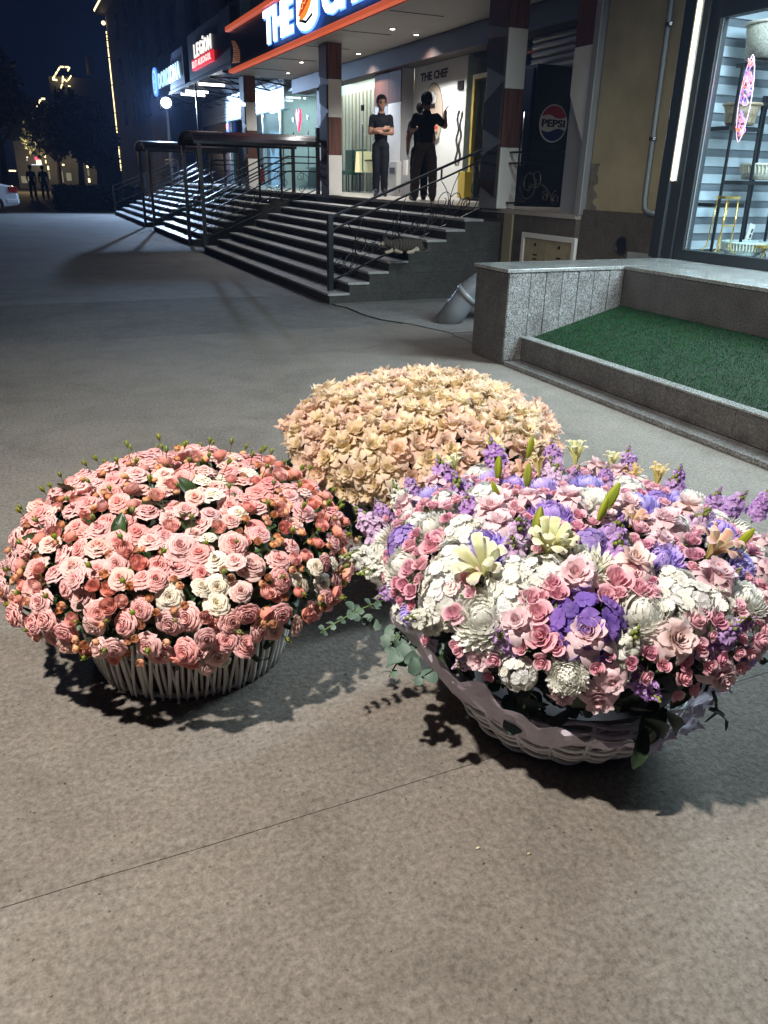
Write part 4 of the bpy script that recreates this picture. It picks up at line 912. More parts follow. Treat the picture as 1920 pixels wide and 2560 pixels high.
for y in (33, 45, 61): MB().box(8.6, 8.995, y-.45, y+.45, 4.4, 12.8).build('stair_bay', wallm, ab)
rg = random.Random(8); mb = MB()
for i in range(120):
    z = 1.6+i*.087
    if rg.random() < (.25 if 3.3 < z < 4.6 or 2.4 < z < 2.8 else .93): mb.box(8.93, 8.99, 76.5, 76.6, z, z+.075)
mb.build('light_string', M['warmled'], ab)
mb = MB(); mb.bar((8.28, 77.2, 13.55), (8.28, 68, 13.55), .10); mb.bar((8.28, 77.25, 13.5), (9.6, 77.25, 13.5), .10); mb.build('eave_lights', M['warmled'], ab)
MB().ball((8.8, 76.5, 12.6), .16, 8, 6).build('lamp', M['warmled'], ab)

def at(x, y, D): 
    d = ray(x, y); h = math.hypot(d.x, d.y); return CP+d*(D/h)
def far_block(label, px0, px1, ytop, D, strings, col=(0.03, 0.03, 0.034)):
    a, b = at(px0, ytop, D), at(px1, ytop, D); t = thing('distant_building', label, 'building', ((a.x+b.x)/2, (a.y+b.y)/2, 0))
    h = a.z; n = (b-a); n.z = 0; w = n.length; n.normalize(); back = Vector((-n.y, n.x, 0)); back = back if back.y > 0 else -back
    c = Vector(((a.x+b.x)/2, (a.y+b.y)/2, h/2))+back*6
    mb = MB(); mb.obox(c, n*(w/2), back*6, Vector((0, 0, h/2))); mb.build('wall', mat('far_wall', (.12, .12, .13), .9) if 'far_wall' not in bpy.data.materials else bpy.data.materials['far_wall'], t)
    for i in range(max(2, int(w/3.2))):
        for k in range(int(h/3)-1):
            mb = MB(); mb.obox(Vector((a.x, a.y, 0))+n*(1.2+i*3.2)+Vector((0, 0, 2.9+k*3))-back*.06, n*.6, back*.05, Vector((0, 0, .8))); mb.build('window', winm, t)
    for pts, r in strings:
        q = [at(x, y, D-.6) for x, y in pts]; mb = MB()
        for u, v in zip(q[:-1], q[1:]):
            L = (v-u).length; m_ = max(1, int(L/.55))
            for i in range(m_):
                if rg.random() < .86: mb.bar(u+(v-u)*(i/m_), u+(v-u)*((i+.8)/m_), r)
        mb.build('light_string', M['warmled'], t)
far_block('far dark building with a lit roof outline like a tilted lantern', 120, 280, 190, 125, [([(132, 197), (150, 167), (174, 168), (168, 180)], .17), ([(178, 189), (168, 204), (157, 196)], .15), ([(131, 198), (146, 201)], .2), ([(157, 190), (156, 210), (150, 223)], .17), ([(170, 215), (178, 216)], .1)])
far_block('low far building outlined by a broken row of warm lights', 60, 250, 335, 95, [([(87, 353), (108, 341), (130, 337)], .18), ([(138, 338), (166, 338)], .3), ([(183, 339), (195, 340)], .26), ([(212, 341), (222, 341)], .2)])
far_block('far building at the left with a short sloping light line', 30, 118, 250, 140, [([(83, 284), (96, 258), (103, 247), (115, 247)], .22), ([(84, 296), (85, 298)], .2)])
tw_ = thing('rooftop_tank', 'pale water tank standing on the far dark roof', 'tank', (at(218, 150, 124).x, at(218, 150, 124).y, 15)); a = at(213, 138, 124); b = at(224, 165, 124)
MB().lathe([(0, b.z-1), (.45, b.z-1), (.45, a.z-.2), (.2, a.z), (0, a.z)], (a.x+.4, a.y, 0), 12).build('drum', mat('tank_paint', (0.5, 0.42, 0.38), .7), tw_, True)
# lit shops far down the street
fsn = thing('far_shop_row', 'row of tiny lit shop fronts far down the dark street', 'shopfront', (at(140, 440, 80).x, at(140, 440, 80).y, 0))
a, b = at(40, 400, 82), at(240, 400, 82); n = (b-a); n.z = 0; w = n.length; n.normalize(); back = Vector((-n.y, n.x, 0)); mb = MB(); mb.obox(Vector(((a.x+b.x)/2, (a.y+b.y)/2, 1.9)), n*(w/2), back*.4, (0, 0, 1.9)); mb.build('wall', wallm, fsn)
ec = {'w': M['warmled'], 'c': emit('far_cool_light', (.75, .9, 1.0), 1.3), 'd': emit('far_dim_window', (.8, .75, .5), .22), 'r': emit('far_red_light', (1, .1, .2), 1.5)}
for (x0, y0_, x1, y1_, k) in ((90, 400, 104, 412, 'w'), (79, 411, 106, 413, 'c'), (110, 388, 115, 394, 'w'), (113, 400, 116, 408, 'w'), (66, 392, 70, 395, 'w'), (66, 399, 69, 401, 'c'), (86, 392, 98, 400, 'r'), (118, 415, 123, 425, 'w'), (120, 428, 127, 448, 'd'), (145, 428, 160, 456, 'd'), (165, 432, 180, 452, 'd'), (184, 380, 200, 389, 'w'), (204, 385, 210, 394, 'w'), (214, 380, 219, 386, 'w'), (216, 412, 221, 420, 'w'), (218, 424, 224, 440, 'd'), (220, 446, 226, 456, 'w'), (22, 425, 40, 429, 'w'), (155, 410, 161, 414, 'w'), (52, 440, 75, 458, 'd'), (188, 396, 196, 400, 'd')):
    p, q = at(x0, y0_, 80.5), at(x1, y1_, 80.5); mb = MB(); mb.obox((p+q)/2, n*max(.04, (q-p).dot(n)/2), back*.06, (0, 0, max(.03, abs(p.z-q.z)/2))); mb.build('lit_window' if k == 'd' else 'lamp', ec[k], fsn)
# warm light spilling from the shops on the pavement
p = at(75, 470, 66); lamp('far_shop_light', 'POINT', (p.x, p.y, 3.0), 420, (1.0, .72, .35), shadow_soft_size=.2)

# trees and hedge, dark against the night
def leaf_cloud(n, c, rad, size, seed):
    rg_ = np.random.default_rng(seed); d = rg_.normal(size=(n, 3)); d /= np.linalg.norm(d, axis=1)[:, None]; r = rg_.uniform(.45, 1, n)**.5
    # clumps: pull leaves towards a few centres
    cl = rg_.normal(size=(14, 3)); cl /= np.linalg.norm(cl, axis=1)[:, None]; cl *= rg_.uniform(.4, .95, 14)[:, None]
    p = d*r[:, None]; k = rg_.integers(0, 14, n); p = p*.45+cl[k]*.62
    p = p*np.array(rad)+np.array(c); u = rg_.normal(size=(n, 3)); w = rg_.normal(size=(n, 3)); u /= np.linalg.norm(u, axis=1)[:, None]; w /= np.linalg.norm(w, axis=1)[:, None]; s = rg_.uniform(.6, 1.3, n)[:, None]*size
    v = np.stack([p-u*s, p+w*s*.5, p+u*s, p-w*s*.5], 1).reshape(-1, 3)
    return v, [(4*i, 4*i+1, 4*i+2, 4*i+3) for i in range(n)]
tree_leaf = mat('night_foliage', (0.016, 0.022, 0.012), 0.7, var=.4, scale=1)
bark = mat('bark', (0.06, 0.045, 0.035), .9)
def tree(px, D, h, rad, label, seed, n=2600):
    b = at(px, 470, D); b.z = 0; t = thing('street_tree', label, 'tree', b, 'dark trees along the far street'); rg_ = random.Random(seed)
    tr = MB(); tr.tube([b, b+Vector((.1, 0, h*.3)), b+Vector((-.05, .1, h*.6))], [.22, .16, .09], 8)
    for k in range(6):
        q = rg_.uniform(0, 6.3); s = b+Vector((0, 0, h*rg_.uniform(.3, .55))); tr.tube([s, s+Vector((math.cos(q)*rad*.4, math.sin(q)*rad*.4, h*.15)), s+Vector((math.cos(q)*rad*.75, math.sin(q)*rad*.75, h*.28))], [.08, .05, .02], 5)
    tr.build('trunk', bark, t); v, f = leaf_cloud(n, b+Vector((0, 0, h*.66)), (rad, rad, h*.36), .22, seed); mb = MB(); mb.add(v, f); mb.build('crown', tree_leaf, t, fix=False)
tree(15, 56, 8.5, 2.8, 'dark leafy tree at the far left edge behind the white car', 1); tree(150, 66, 6.2, 2.4, 'small dark tree above the far lit shops', 2); tree(205, 58, 6.5, 2.0, 'dark narrow tree left of the apartment block corner', 3)
tree(75, 88, 9.0, 3.4, 'large dark tree between the far light outlines', 4); tree(250, 54, 5.0, 1.7, 'low dark tree beside the end of the hedge', 5)
hv = thing('hedge', 'low clipped dark hedge before the far steps', 'hedge', (2.2, 38, 0)); a, b = at(128, 520, 41), at(275, 524, 36)
v, f = leaf_cloud(7000, (0, 0, 0), (1, 1, 1), .05, 9); rgn = np.random.default_rng(3); n_ = 7000; pp_ = np.c_[rgn.uniform(a.x, b.x+1.4, n_), rgn.uniform(35.5, 37.2, n_), rgn.uniform(.02, .95, n_)]
u = rgn.normal(size=(n_, 3))*.05; w = rgn.normal(size=(n_, 3))*.05; vv = np.stack([pp_-u, pp_+w*.6, pp_+u, pp_-w*.6], 1).reshape(-1, 3)
mb = MB(); mb.add(vv, [(4*i, 4*i+1, 4*i+2, 4*i+3) for i in range(n_)]); mb.build('foliage', mat('hedge_leaf', (0.007, 0.010, 0.005), 0.8, var=.4, scale=2), hv, fix=False)
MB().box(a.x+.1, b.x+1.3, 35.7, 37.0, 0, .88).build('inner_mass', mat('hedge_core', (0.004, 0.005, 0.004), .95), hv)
# white car at the left edge, seen from the side with its tail to the right
def car():
    tail = P(50, 534, Z=0); t = thing('white_car', 'white saloon car half out of the left frame edge', 'car', (tail.x-2.2, tail.y+.5, 0)); y0, y1 = tail.y-.1, tail.y+1.6; x1 = tail.x+.02
    prof = [(0, .30), (.02, .62), (-.10, .93), (-.55, 1.02), (-.95, 1.05), (-1.55, 1.40), (-2.1, 1.47), (-2.9, 1.40), (-3.6, .98), (-4.4, .86), (-4.55, .6), (-4.5, .28), (-3.9, .24), (-.6, .22)]
    paint = mat('white_car_paint', (.72, .74, .78), .25, coat=.6)
    mb = MB(); mb.prism(prof, lambda u, v, d: (x1+u, d, v), y0+.02, y1); body = mb.build('body', paint, t, bevel=.06)
    for side in (y0+.012,):
        mb = MB(); mb.prism([(-1.0, 1.06), (-1.5, 1.34), (-2.1, 1.40), (-2.1, 1.03)], lambda u, v, d: (x1+u, d, v), side, side+.01); mb.build('window', winm, body)
        mb = MB(); mb.prism([(-2.16, 1.03), (-2.16, 1.40), (-2.85, 1.33), (-3.4, 1.0)], lambda u, v, d: (x1+u, d, v), side, side+.01); mb.build('window', winm, body)
    MB().box(x1-2.14, x1-2.125, y0+.008, y0+.0195, .35, 1.0).build('door_seam', M['blackp'], body)
    MB().box(x1-1.75, x1-1.55, y0-.002, y0+.0195, .88, .91).build('door_handle', paint, body)
    for yy in (y0+.005, y1-.30):
        MB().box(x1-.30, x1+.012, yy, yy+.30, .72, .92).build('tail_light', mat('tail_light', (.35, .015, .015), .15), t, bevel=.02)
    MB().box(x1-.42, x1+.03, y0+.01, y1-.01, .34, .52).build('bumper', paint, t, bevel=.04)
    for xx in (-.82, -3.6):
        for yy in (y0-.005, y1-.2):
            tube = MB(); n = 24; c = (x1+xx, yy, .31)
            tube.prism([(math.cos(2*math.pi*i/n)*.31, math.sin(2*math.pi*i/n)*.31) for i in range(n)], lambda u, v, d: (c[0]+u, d, c[2]+v), yy, yy+.2); w = tube.build('wheel', mat('tyre', (.012, .012, .012), .9), t)
            r = MB(); r.prism([(math.cos(2*math.pi*i/n)*.2, math.sin(2*math.pi*i/n)*.2) for i in range(n)], lambda u, v, d: (c[0]+u, d, c[2]+v), yy-.012, yy-.001)
            for k in range(7):
                q = 2*math.pi*k/7; r.bar((c[0]+.05*math.cos(q), yy-.018, c[2]+.05*math.sin(q)), (c[0]+.19*math.cos(q), yy-.018, c[2]+.19*math.sin(q)), .04, .02)
            r.build('rim', M['steel'], w)
car()

# ------------------------------------------------------------------ people and the cat
def skin_mesh(name, joints, bones, root, mats, parent, extra=None, voxel=.009, folds=()):
    """one continuous body grown over a skeleton, fused with extra rounded forms (head); each face takes the material of its nearest bone"""
    mb_ = MB()
    for k, (p_, r_) in joints.items(): mb_.ball(p_, r_, 14, 9)
    for a_, b_, *_ in bones: mb_.tube([joints[a_][0], joints[b_][0]], [joints[a_][1], joints[b_][1]], 14)
    def bake(ob):
        dg = bpy.context.evaluated_depsgraph_get(); m_ = bpy.data.meshes.new_from_object(ob.evaluated_get(dg)); old = ob.data; bpy.data.objects.remove(ob); bpy.data.meshes.remove(old); return m_
    if extra is not None: mb_.add(extra.v, extra.f)
    new = bpy.data.meshes.new(name); new.from_pydata(mb_.v, [], mb_.f)
    bm = bmesh.new(); bm.from_mesh(new); bmesh.ops.recalc_face_normals(bm, faces=bm.faces); bm.to_mesh(new); bm.free()
    o = bpy.data.objects.new(name, new); COL.objects.link(o)
    rm = o.modifiers.new('fuse', 'REMESH'); rm.mode = 'VOXEL'; rm.voxel_size = voxel
    sm__ = o.modifiers.new('relax', 'SMOOTH'); sm__.factor = .5; sm__.iterations = 5
    new = bake(o); new.name = name; new.materials.clear()
    for m in mats: new.materials.append(m)
    nv = len(new.vertices); co = np.empty(nv*3); new.vertices.foreach_get('co', co); co = co.reshape(-1, 3)
    npoly = len(new.polygons); ct = np.empty(npoly*3); new.polygons.foreach_get('center', ct); ct = ct.reshape(-1, 3)
    def nearest(pts):
        bd = np.full(len(pts), 9.0); bm_ = np.zeros(len(pts), dtype=np.int32)
        for a, b, m, *rest in bones:
            A, B = np.array(joints[a][0]), np.array(joints[b][0]); ab = B-A; t = np.clip((pts-A)@ab/max(1e-9, ab@ab), 0, 1)
            d = np.linalg.norm(pts-A-t[:, None]*ab, axis=1)-(joints[a][1]+(joints[b][1]-joints[a][1])*t)*.9
            mm = np.full(len(pts), m, dtype=np.int32)
            if rest: mm[t >= rest[0][0]] = rest[0][1]
            k = d < bd; bd[k] = d[k]; bm_[k] = mm[k]
        return bm_
    new.polygons.foreach_set('material_index', nearest(ct)); new.polygons.foreach_set('use_smooth', [True]*npoly)
    if folds:                                       # creases in the clothes
        from mathutils import noise as nz
        mv = nearest(co); nr_ = np.empty(nv*3); new.vertices.foreach_get('normal', nr_); nr_ = nr_.reshape(-1, 3)
        for i in range(nv):
            if mv[i] in folds:
                x, y, z = co[i]; h = nz.noise(Vector((x*8, y*8, z*15+x*6)))*.007+abs(nz.noise(Vector((x*5+3, y*5, z*24-x*14))))*.007
                co[i] += nr_[i]*h
        new.vertices.foreach_set('co', co.ravel()); new.update()
    o = bpy.data.objects.new(name, new); COL.objects.link(o)
    if parent is not None: o.parent = parent; ORG[o.name] = Vector((0, 0, 0))
    return o
def hand(J, Bn, key, wrist, d, side, mi=0, curl=.4):
    """palm with four unequal fingers and a thumb, slightly curled"""
    d = Vector(d).normalized(); w = Vector(joints_of(J, wrist)); n = Vector(side).normalized(); s = d.cross(n).normalized()
    J[key+'palm'] = (tuple(w+d*.055), .03); Bn.append((wrist, key+'palm', mi))
    for i, (l, o) in enumerate(((.068, -.027), (.078, -.009), (.073, .009), (.058, .026))):
        a = w+d*.085+s*o; b = a+d*(l*.5)-n*(curl*.02); c = b+d*(l*.42)-n*(curl*.05)
        J[f'{key}f{i}a'] = (tuple(a), .0095); J[f'{key}f{i}b'] = (tuple(b), .0085); J[f'{key}f{i}c'] = (tuple(c), .007)
        Bn += [(key+'palm', f'{key}f{i}a', mi), (f'{key}f{i}a', f'{key}f{i}b', mi), (f'{key}f{i}b', f'{key}f{i}c', mi)]
    a = w+d*.035-s*.03; b = a+d*.035-s*.022-n*.012
    J[key+'t1'] = (tuple(a), .011); J[key+'t2'] = (tuple(b), .009); Bn += [(wrist, key+'t1', mi), (key+'t1', key+'t2', mi)]
def joints_of(J, k): return J[k][0]
def person(label, loc, rot, arms, trouser, feet=.105, lean=0.0, head_turn=0.0, scale=1.0, shirt='shirt', group=None, bulk=.92, voxel=.0075):
    t = thing('person', label, 'person', loc, group); t.rotation_euler = (0, 0, rot); t.scale = (scale*bulk, scale*bulk, scale)
    J = {'pelvis': ((0, .01, .93), .122), 'waist': ((0, .01, 1.07), .138), 'chest': ((0, .015, 1.26), .150), 'collar': ((0, .02, 1.40), .088), 'neck': ((0, .005, 1.47), .060), 'nape': ((0, -.005, 1.52), .060)}
    Bn = [('pelvis', 'waist', 2, (.15, 1)), ('waist', 'chest', 1), ('chest', 'collar', 1), ('collar', 'neck', 1, (.75, 0)), ('neck', 'nape', 0)]
    for s, k in ((1, 'L'), (-1, 'R')):
        J['hip'+k] = ((s*.085, .01, .87), .102); J['thigh'+k] = ((s*(.05+feet*.5), -.0, .68), .096); J['knee'+k] = ((s*feet, -.010, .48), .084); J['calf'+k] = ((s*feet*1.02, .012, .28), .078); J['ankle'+k] = ((s*feet*1.05, .018, .10), .070)
        J['heel'+k] = ((s*feet*1.05, .05, .042), .044); J['ball'+k] = ((s*feet*1.2, -.12, .036), .044); J['toe'+k] = ((s*feet*1.3, -.20, .030), .036)
        Bn += [('pelvis', 'hip'+k, 2), ('hip'+k, 'thigh'+k, 2), ('thigh'+k, 'knee'+k, 2), ('knee'+k, 'calf'+k, 2), ('calf'+k, 'ankle'+k, 2), ('ankle'+k, 'heel'+k, 3), ('ankle'+k, 'ball'+k, 3), ('ball'+k, 'toe'+k, 3)]
        sh, el, wr, hd_, nrm, curl = arms[k]
        J['sh'+k] = (sh, .078); J['el'+k] = (el, .054); J['wr'+k] = (wr, .034)
        Bn += [('chest', 'sh'+k, 1), ('sh'+k, 'el'+k, 1, (.68, 0)), ('el'+k, 'wr'+k, 0)]
        hand(J, Bn, k, 'wr'+k, hd_, nrm, 0, curl)
    c, s_ = math.cos(head_turn), math.sin(head_turn)
    H = lambda x, y, z: (x*c-y*s_, x*s_+y*c, z)
    hm = MB()
    def blob(x, y, z, rx, ry, rz, seg=16, rings=10):
        q = MB(); q.ball((0, 0, 0), 1, seg, rings, 0, (rx, ry, rz)); hm.add([H(v[0]+x, v[1]+y, v[2]+z) for v in q.v], q.f)
    bw_ = 1/bulk
    blob(0, .005, 1.635, .078*bw_, .098*bw_, .100); blob(0, -.032, 1.565, .062*bw_, .066*bw_, .078); blob(0, -.072, 1.522, .030*bw_, .026*bw_, .024, 10, 8)
    blob(0, -.103, 1.588, .014*bw_, .020*bw_, .024, 8, 6); blob(0, -.094, 1.612, .009, .012, .026, 8, 6); blob(0, -.082, 1.636, .050*bw_, .018*bw_, .012, 10, 6)
    blob(0, -.094, 1.550, .024*bw_, .011*bw_, .009, 10, 6)
    for sx in (-1, 1): blob(sx*.080*bw_, .008, 1.592, .011*bw_, .022*bw_, .032, 8, 6); blob(sx*.045*bw_, -.066, 1.585, .022*bw_, .022*bw_, .024, 8, 6)
    J['headA'] = ((0, -.005, 1.60), .06); J['headB'] = ((0, .0, 1.66), .075); Bn += [('nape', 'headA', 0), ('headA', 'headB', 0)]
    skin_mesh('body', J, Bn, 'pelvis', [M['skin'], M[shirt], M[trouser], M['shoe']], t, hm, voxel, (1, 2))
    rg = random.Random(int(abs(loc[0])*100)); mb = MB()
    for i in range(760):
        th, ph = rg.uniform(0, 2*math.pi), math.asin(rg.uniform(-.70, 1)); d = Vector((math.cos(ph)*math.sin(th), -math.cos(ph)*math.cos(th), math.sin(ph)))   # -y is the face
        if d.y < -.25 and d.z < .52: continue
        if -.25 <= d.y < .18 and d.z < -.12: continue
        p0 = Vector((d.x*.086*bw_, d.y*.104*bw_+.004, 1.640+d.z*.106)); f_ = Vector((d.x*.4+rg.uniform(-.3, .3), -.35+rg.uniform(-.3, .3) if d.z > .4 else rg.uniform(-.2, .2), -.6)); f_ = (f_-d*f_.dot(d)).normalized()
        q = [p0-f_*.012, p0+f_*.012+d*.009, p0+f_*.036+d*.004]; mb.tube([H(*v) for v in q], [.009, .009, .003], 4)
    h = mb.build('hair', M['hair'], None, True, fix=False); h.parent = t
    for sx in (-1, 1):
        e = MB(); e.ball(H(sx*.031*bw_, -.088*bw_, 1.607), .0085, 8, 6); e = e.build('eye', M['hair'], None, True); e.parent = t
        e = MB(); e.bar(H(sx*.031*bw_-.016, -.098*bw_, 1.632), H(sx*.031*bw_+.016, -.098*bw_, 1.632), .007); e = e.build('eyebrow', M['hair'], None); e.parent = t
    mo = MB(); mo.bar(H(-.018, -.103*bw_, 1.550), H(.018, -.103*bw_, 1.550), .005); mo = mo.build('mouth', mat('lips', (.20, .07, .06), .5) if 'lips' not in bpy.data.materials else bpy.data.materials['lips'], None); mo.parent = t
    return t
q = P(950, 491, Z=ZP)
crossed = {'L': ((.175, .02, 1.35), (.225, -.03, 1.12), (-.03, -.20, 1.115), (-1, .10, .30), (0, -1, 0), .6), 'R': ((-.175, .02, 1.35), (-.225, -.03, 1.12), (.04, -.19, 1.165), (1, .12, .25), (0, -1, 0), .6)}
person('man in black t shirt standing with folded arms at the top of the steps', (q.x, q.y, ZP), R(-22), crossed, 'trouser', .085, head_turn=R(12), scale=1.05, bulk=.90)
q = P(1058, 502, Z=ZP)
reach = {'L': ((.18, .02, 1.35), (.25, -.16, 1.16), (.14, -.34, 1.20), (-.4, -.7, .2), (0, -.3, 1), .8), 'R': ((-.18, .02, 1.35), (-.36, -.20, 1.24), (-.36, -.26, 1.42), (-.12, -.25, .9), (1, 0, 0), .7)}
person('man in black polo and brown trousers seen from behind raising one hand', (q.x, q.y, ZP), R(158), reach, 'trouser_b', .155, head_turn=R(-25), scale=.95, bulk=.98)
q = P(1050, 501, Z=ZP)
down = {'L': ((.18, .02, 1.345), (.25, .05, 1.11), (.24, -.05, .90), (0, -.2, -1), (1, 0, 0), .5), 'R': ((-.18, .02, 1.345), (-.25, .05, 1.11), (-.24, -.05, .90), (0, -.2, -1), (-1, 0, 0), .5)}
person('man in dark clothes mostly hidden behind the man raising a hand', (q.x+.175, q.y+.42, ZP), R(165), down, 'trouser', .10, scale=.90, bulk=.98)
q = P(82, 518, Z=0); q = CP+(q-CP)*(36/math.hypot(q.x, q.y)) if False else at(82, 470, 38)
for (px, lb, ro) in ((82, 'dark figure walking away by the far warm pavement light', 160), (112, 'second dark figure against the far warm pavement light, nearer the hedge', 175)):
    q = at(px, 470, 50); person(lb, (q.x, q.y, 0), R(ro), down, 'trouser', .13, group='walkers on the far pavement', voxel=.02)

def cat():
    zt = RISE*5; q = P(1010, 632, Z=zt); t = thing('cat', 'tabby cat lying curled on a step behind the scrolled railing', 'cat', (q.x, q.y, zt)); t.rotation_euler = (0, 0, R(-15)); t.scale = (1.1,)*3
    J = {'hips': ((.16, .02, .075), .068), 'loin': ((.07, .0, .08), .07), 'ribs': ((-.05, 0, .082), .074), 'chest': ((-.13, 0, .08), .06), 'neck': ((-.18, -.015, .10), .045), 'head': ((-.225, -.03, .115), .042), 'muzzle': ((-.262, -.045, .10), .02),
         'earA': ((-.215, -.06, .168), .011), 'earB': ((-.222, .0, .168), .011), 'tailA': ((.235, .03, .04), .02), 'tailB': ((.26, -.06, .025), .016), 'tailC': ((.20, -.13, .022), .015), 'tailD': ((.11, -.15, .02), .012),
         'fa': ((-.14, -.07, .035), .024), 'fb': ((-.20, -.12, .018), .018), 'fc': ((-.23, -.13, .016), .018), 'ga': ((-.12, -.10, .03), .022), 'gb': ((-.06, -.15, .018), .017), 'ha': ((.15, -.085, .045), .04), 'hb': ((.07, -.12, .022), .022), 'hc': ((.02, -.135, .016), .018)}
    Bn = [('hips', 'loin', 0), ('loin', 'ribs', 0), ('ribs', 'chest', 0), ('chest', 'neck', 0), ('neck', 'head', 0), ('head', 'muzzle', 1), ('head', 'earA', 0), ('head', 'earB', 0), ('hips', 'tailA', 0), ('tailA', 'tailB', 0), ('tailB', 'tailC', 0), ('tailC', 'tailD', 0), ('chest', 'fa', 0), ('fa', 'fb', 1), ('fb', 'fc', 1), ('chest', 'ga', 0), ('ga', 'gb', 1), ('hips', 'ha', 0), ('ha', 'hb', 1), ('hb', 'hc', 1)]
    m, nt, N, L, b = node_mat('tabby_fur'); tc = N.new("ShaderNodeTexCoord"); w = N.new("ShaderNodeTexWave"); w.inputs["Scale"].default_value = 9; w.inputs["Distortion"].default_value = 6; w.inputs["Detail"].default_value = 3
    L.new(tc.outputs["Object"], w.inputs["Vector"]); r = N.new("ShaderNodeValToRGB"); r.color_ramp.elements[0].color = (.02, .017, .014, 1); r.color_ramp.elements[1].color = (.07, .055, .04, 1); L.new(w.outputs["Fac"], r.inputs["Fac"]); L.new(r.outputs["Color"], b.inputs["Base Color"]); b.inputs["Roughness"].default_value = .9
    skin_mesh('body', J, Bn, 'ribs', [m, mat('pale_fur', (.36, .30, .22), .9)], t, None, .006)
cat()

# ------------------------------------------------------------------ flowers: petal-built blooms, one unit in radius, facing +Z
class FM:
    """bloom mesh with a colour per vertex"""
    def __init__(s): s.v, s.f, s.c, s.n = [], [], [], 0
    def grid(s, pos, col):
        a, b = pos.shape[:2]; i = np.arange(a*b).reshape(a, b)+s.n
        s.v.append(pos.reshape(-1, 3)); s.c.append(col.reshape(-1, 3)); s.n += a*b
        s.f.append(np.stack([i[:-1, :-1], i[1:, :-1], i[1:, 1:], i[:-1, 1:]], -1).reshape(-1, 4))
    def mesh(s, name, m):
        me = bpy.data.meshes.new(name); v = np.concatenate(s.v); f = np.concatenate(s.f); c = np.concatenate(s.c)
        me.from_pydata(v.tolist(), [], f.tolist()); me.materials.append(m)
        at_ = me.color_attributes.new("Col", 'FLOAT_COLOR', 'POINT'); at_.data.foreach_set("color", np.c_[np.clip(c, 0, 1), np.ones(len(c))].ravel())
        me.polygons.foreach_set("use_smooth", [True]*len(me.polygons)); return me
def ip(t, ys): return np.interp(t, np.linspace(0, 1, len(ys)), ys)
def lerp(a, b, t): return np.array(a)*(1-t[..., None])+np.array(b)*t[..., None]
def petal_shell(fm, rg, th, dth, pr, pz, c0, c1, c2=None, nu=4, nv=4, ruff=.03, edge=.06, off=(0, 0), base=.55):
    """petal that wraps round the flower's axis, like the walls of a rose"""
    t = np.linspace(0, 1, nv+1)[:, None]; s = np.linspace(-1, 1, nu+1)[None, :]
    wp = base+(1-base)*np.sin(np.pi*np.clip(t*.78+.06, 0, 1))
    r = ip(t, pr)*(1+rg.normal(0, ruff, (nv+1, nu+1))*t)-edge*.3*s**2*t; z = ip(t, pz)-edge*(s**2)*t+rg.normal(0, ruff*.6, (nv+1, nu+1))*t
    a = th+s*dth/2*wp
    pos = np.stack([r*np.cos(a)+off[0], r*np.sin(a)+off[1], z+0*a], -1)
    tt = np.clip(t+0*s, 0, 1); col = lerp(c0, c1, tt)
    if c2 is not None: col = col+(np.array(c2)-col)*(np.clip(np.maximum(np.abs(s)+0*t, tt)*3-2.1, 0, 1)[..., None]*.8)
    fm.grid(pos, col)
def petal_blade(fm, rg, th, W, pr, pz, c0, c1, c2=None, nu=4, nv=5, cup=.2, tip=1.0, roll=0.0, ruff=.02, mid=None, pw=.45, tw=0.0):
    """free standing petal: centre line (pr, pz) in the plane of angle th, width W, cupped across, edges rolled back"""
    t = np.linspace(0, 1, nv+1)[:, None]; s = np.linspace(-1, 1, nu+1)[None, :]
    w = W*(np.clip(t, .02, 1)**pw)*np.clip(1-(t*.995)**(2.2*tip), 0, 1)**.55+W*.04
    r = ip(t, pr)+0*s; z = ip(t, pz)+cup*W*(s**2)*(1-t*.5)-roll*(s**2)*np.clip(t-.35, 0, 1)+rg.normal(0, ruff, (nv+1, nu+1))*t
    y = s*w; a = th+tw*t*s
    pos = np.stack([r*np.cos(a)-y*np.sin(a), r*np.sin(a)+y*np.cos(a), z+0*y], -1)
    tt = np.clip(t+0*s, 0, 1); col = lerp(c0, c1, tt)
    if c2 is not None: col = col+(np.array(c2)-col)*(np.clip(np.maximum(np.abs(s)*(.35+.65*t), tt**2)*2.2-1.25, 0, 1)[..., None])
    if mid is not None: col = col+(np.array(mid)-col)*(np.clip(1-np.abs(s)*2.4, 0, 1)*np.clip(1.3-tt, 0, 1))[..., None]*.75
    fm.grid(pos, col)

def spray_rose(seed, tip, base, m, full=1.0):
    rg = np.random.default_rng(seed); fm = FM(); L = 8; ox, oy = rg.normal(0, .03, 2)
    for k in range(L):
        u = k/(L-1); rt = .10+.88*u**.95; n = (3, 4, 5, 5, 6, 7, 8, 8)[k]; zt = .50-.44*u**2.2-(.10 if k == 0 else 0); ph = rg.uniform(0, 6.28)
        for i in range(n):
            q = rg.normal(0, .045); rr = rt*(1+rg.normal(0, .05)); zz = zt+rg.normal(0, .045)
            petal_shell(fm, rg, ph+2*math.pi*i/n+rg.normal(0, .12), 2*math.pi/n*rg.uniform(1.25, 1.7), [.25*rr, .72*rr, .97*rr, rr*(1.02+.10*u)], [zz-.42, zz-.20, zz-.02, zz-.03-.10*u], base, tip, tuple(.45+.54*c for c in tip), 5, 4, .035, .07+.06*u, (ox, oy))
    return fm.mesh('spray_rose_bloom', m)
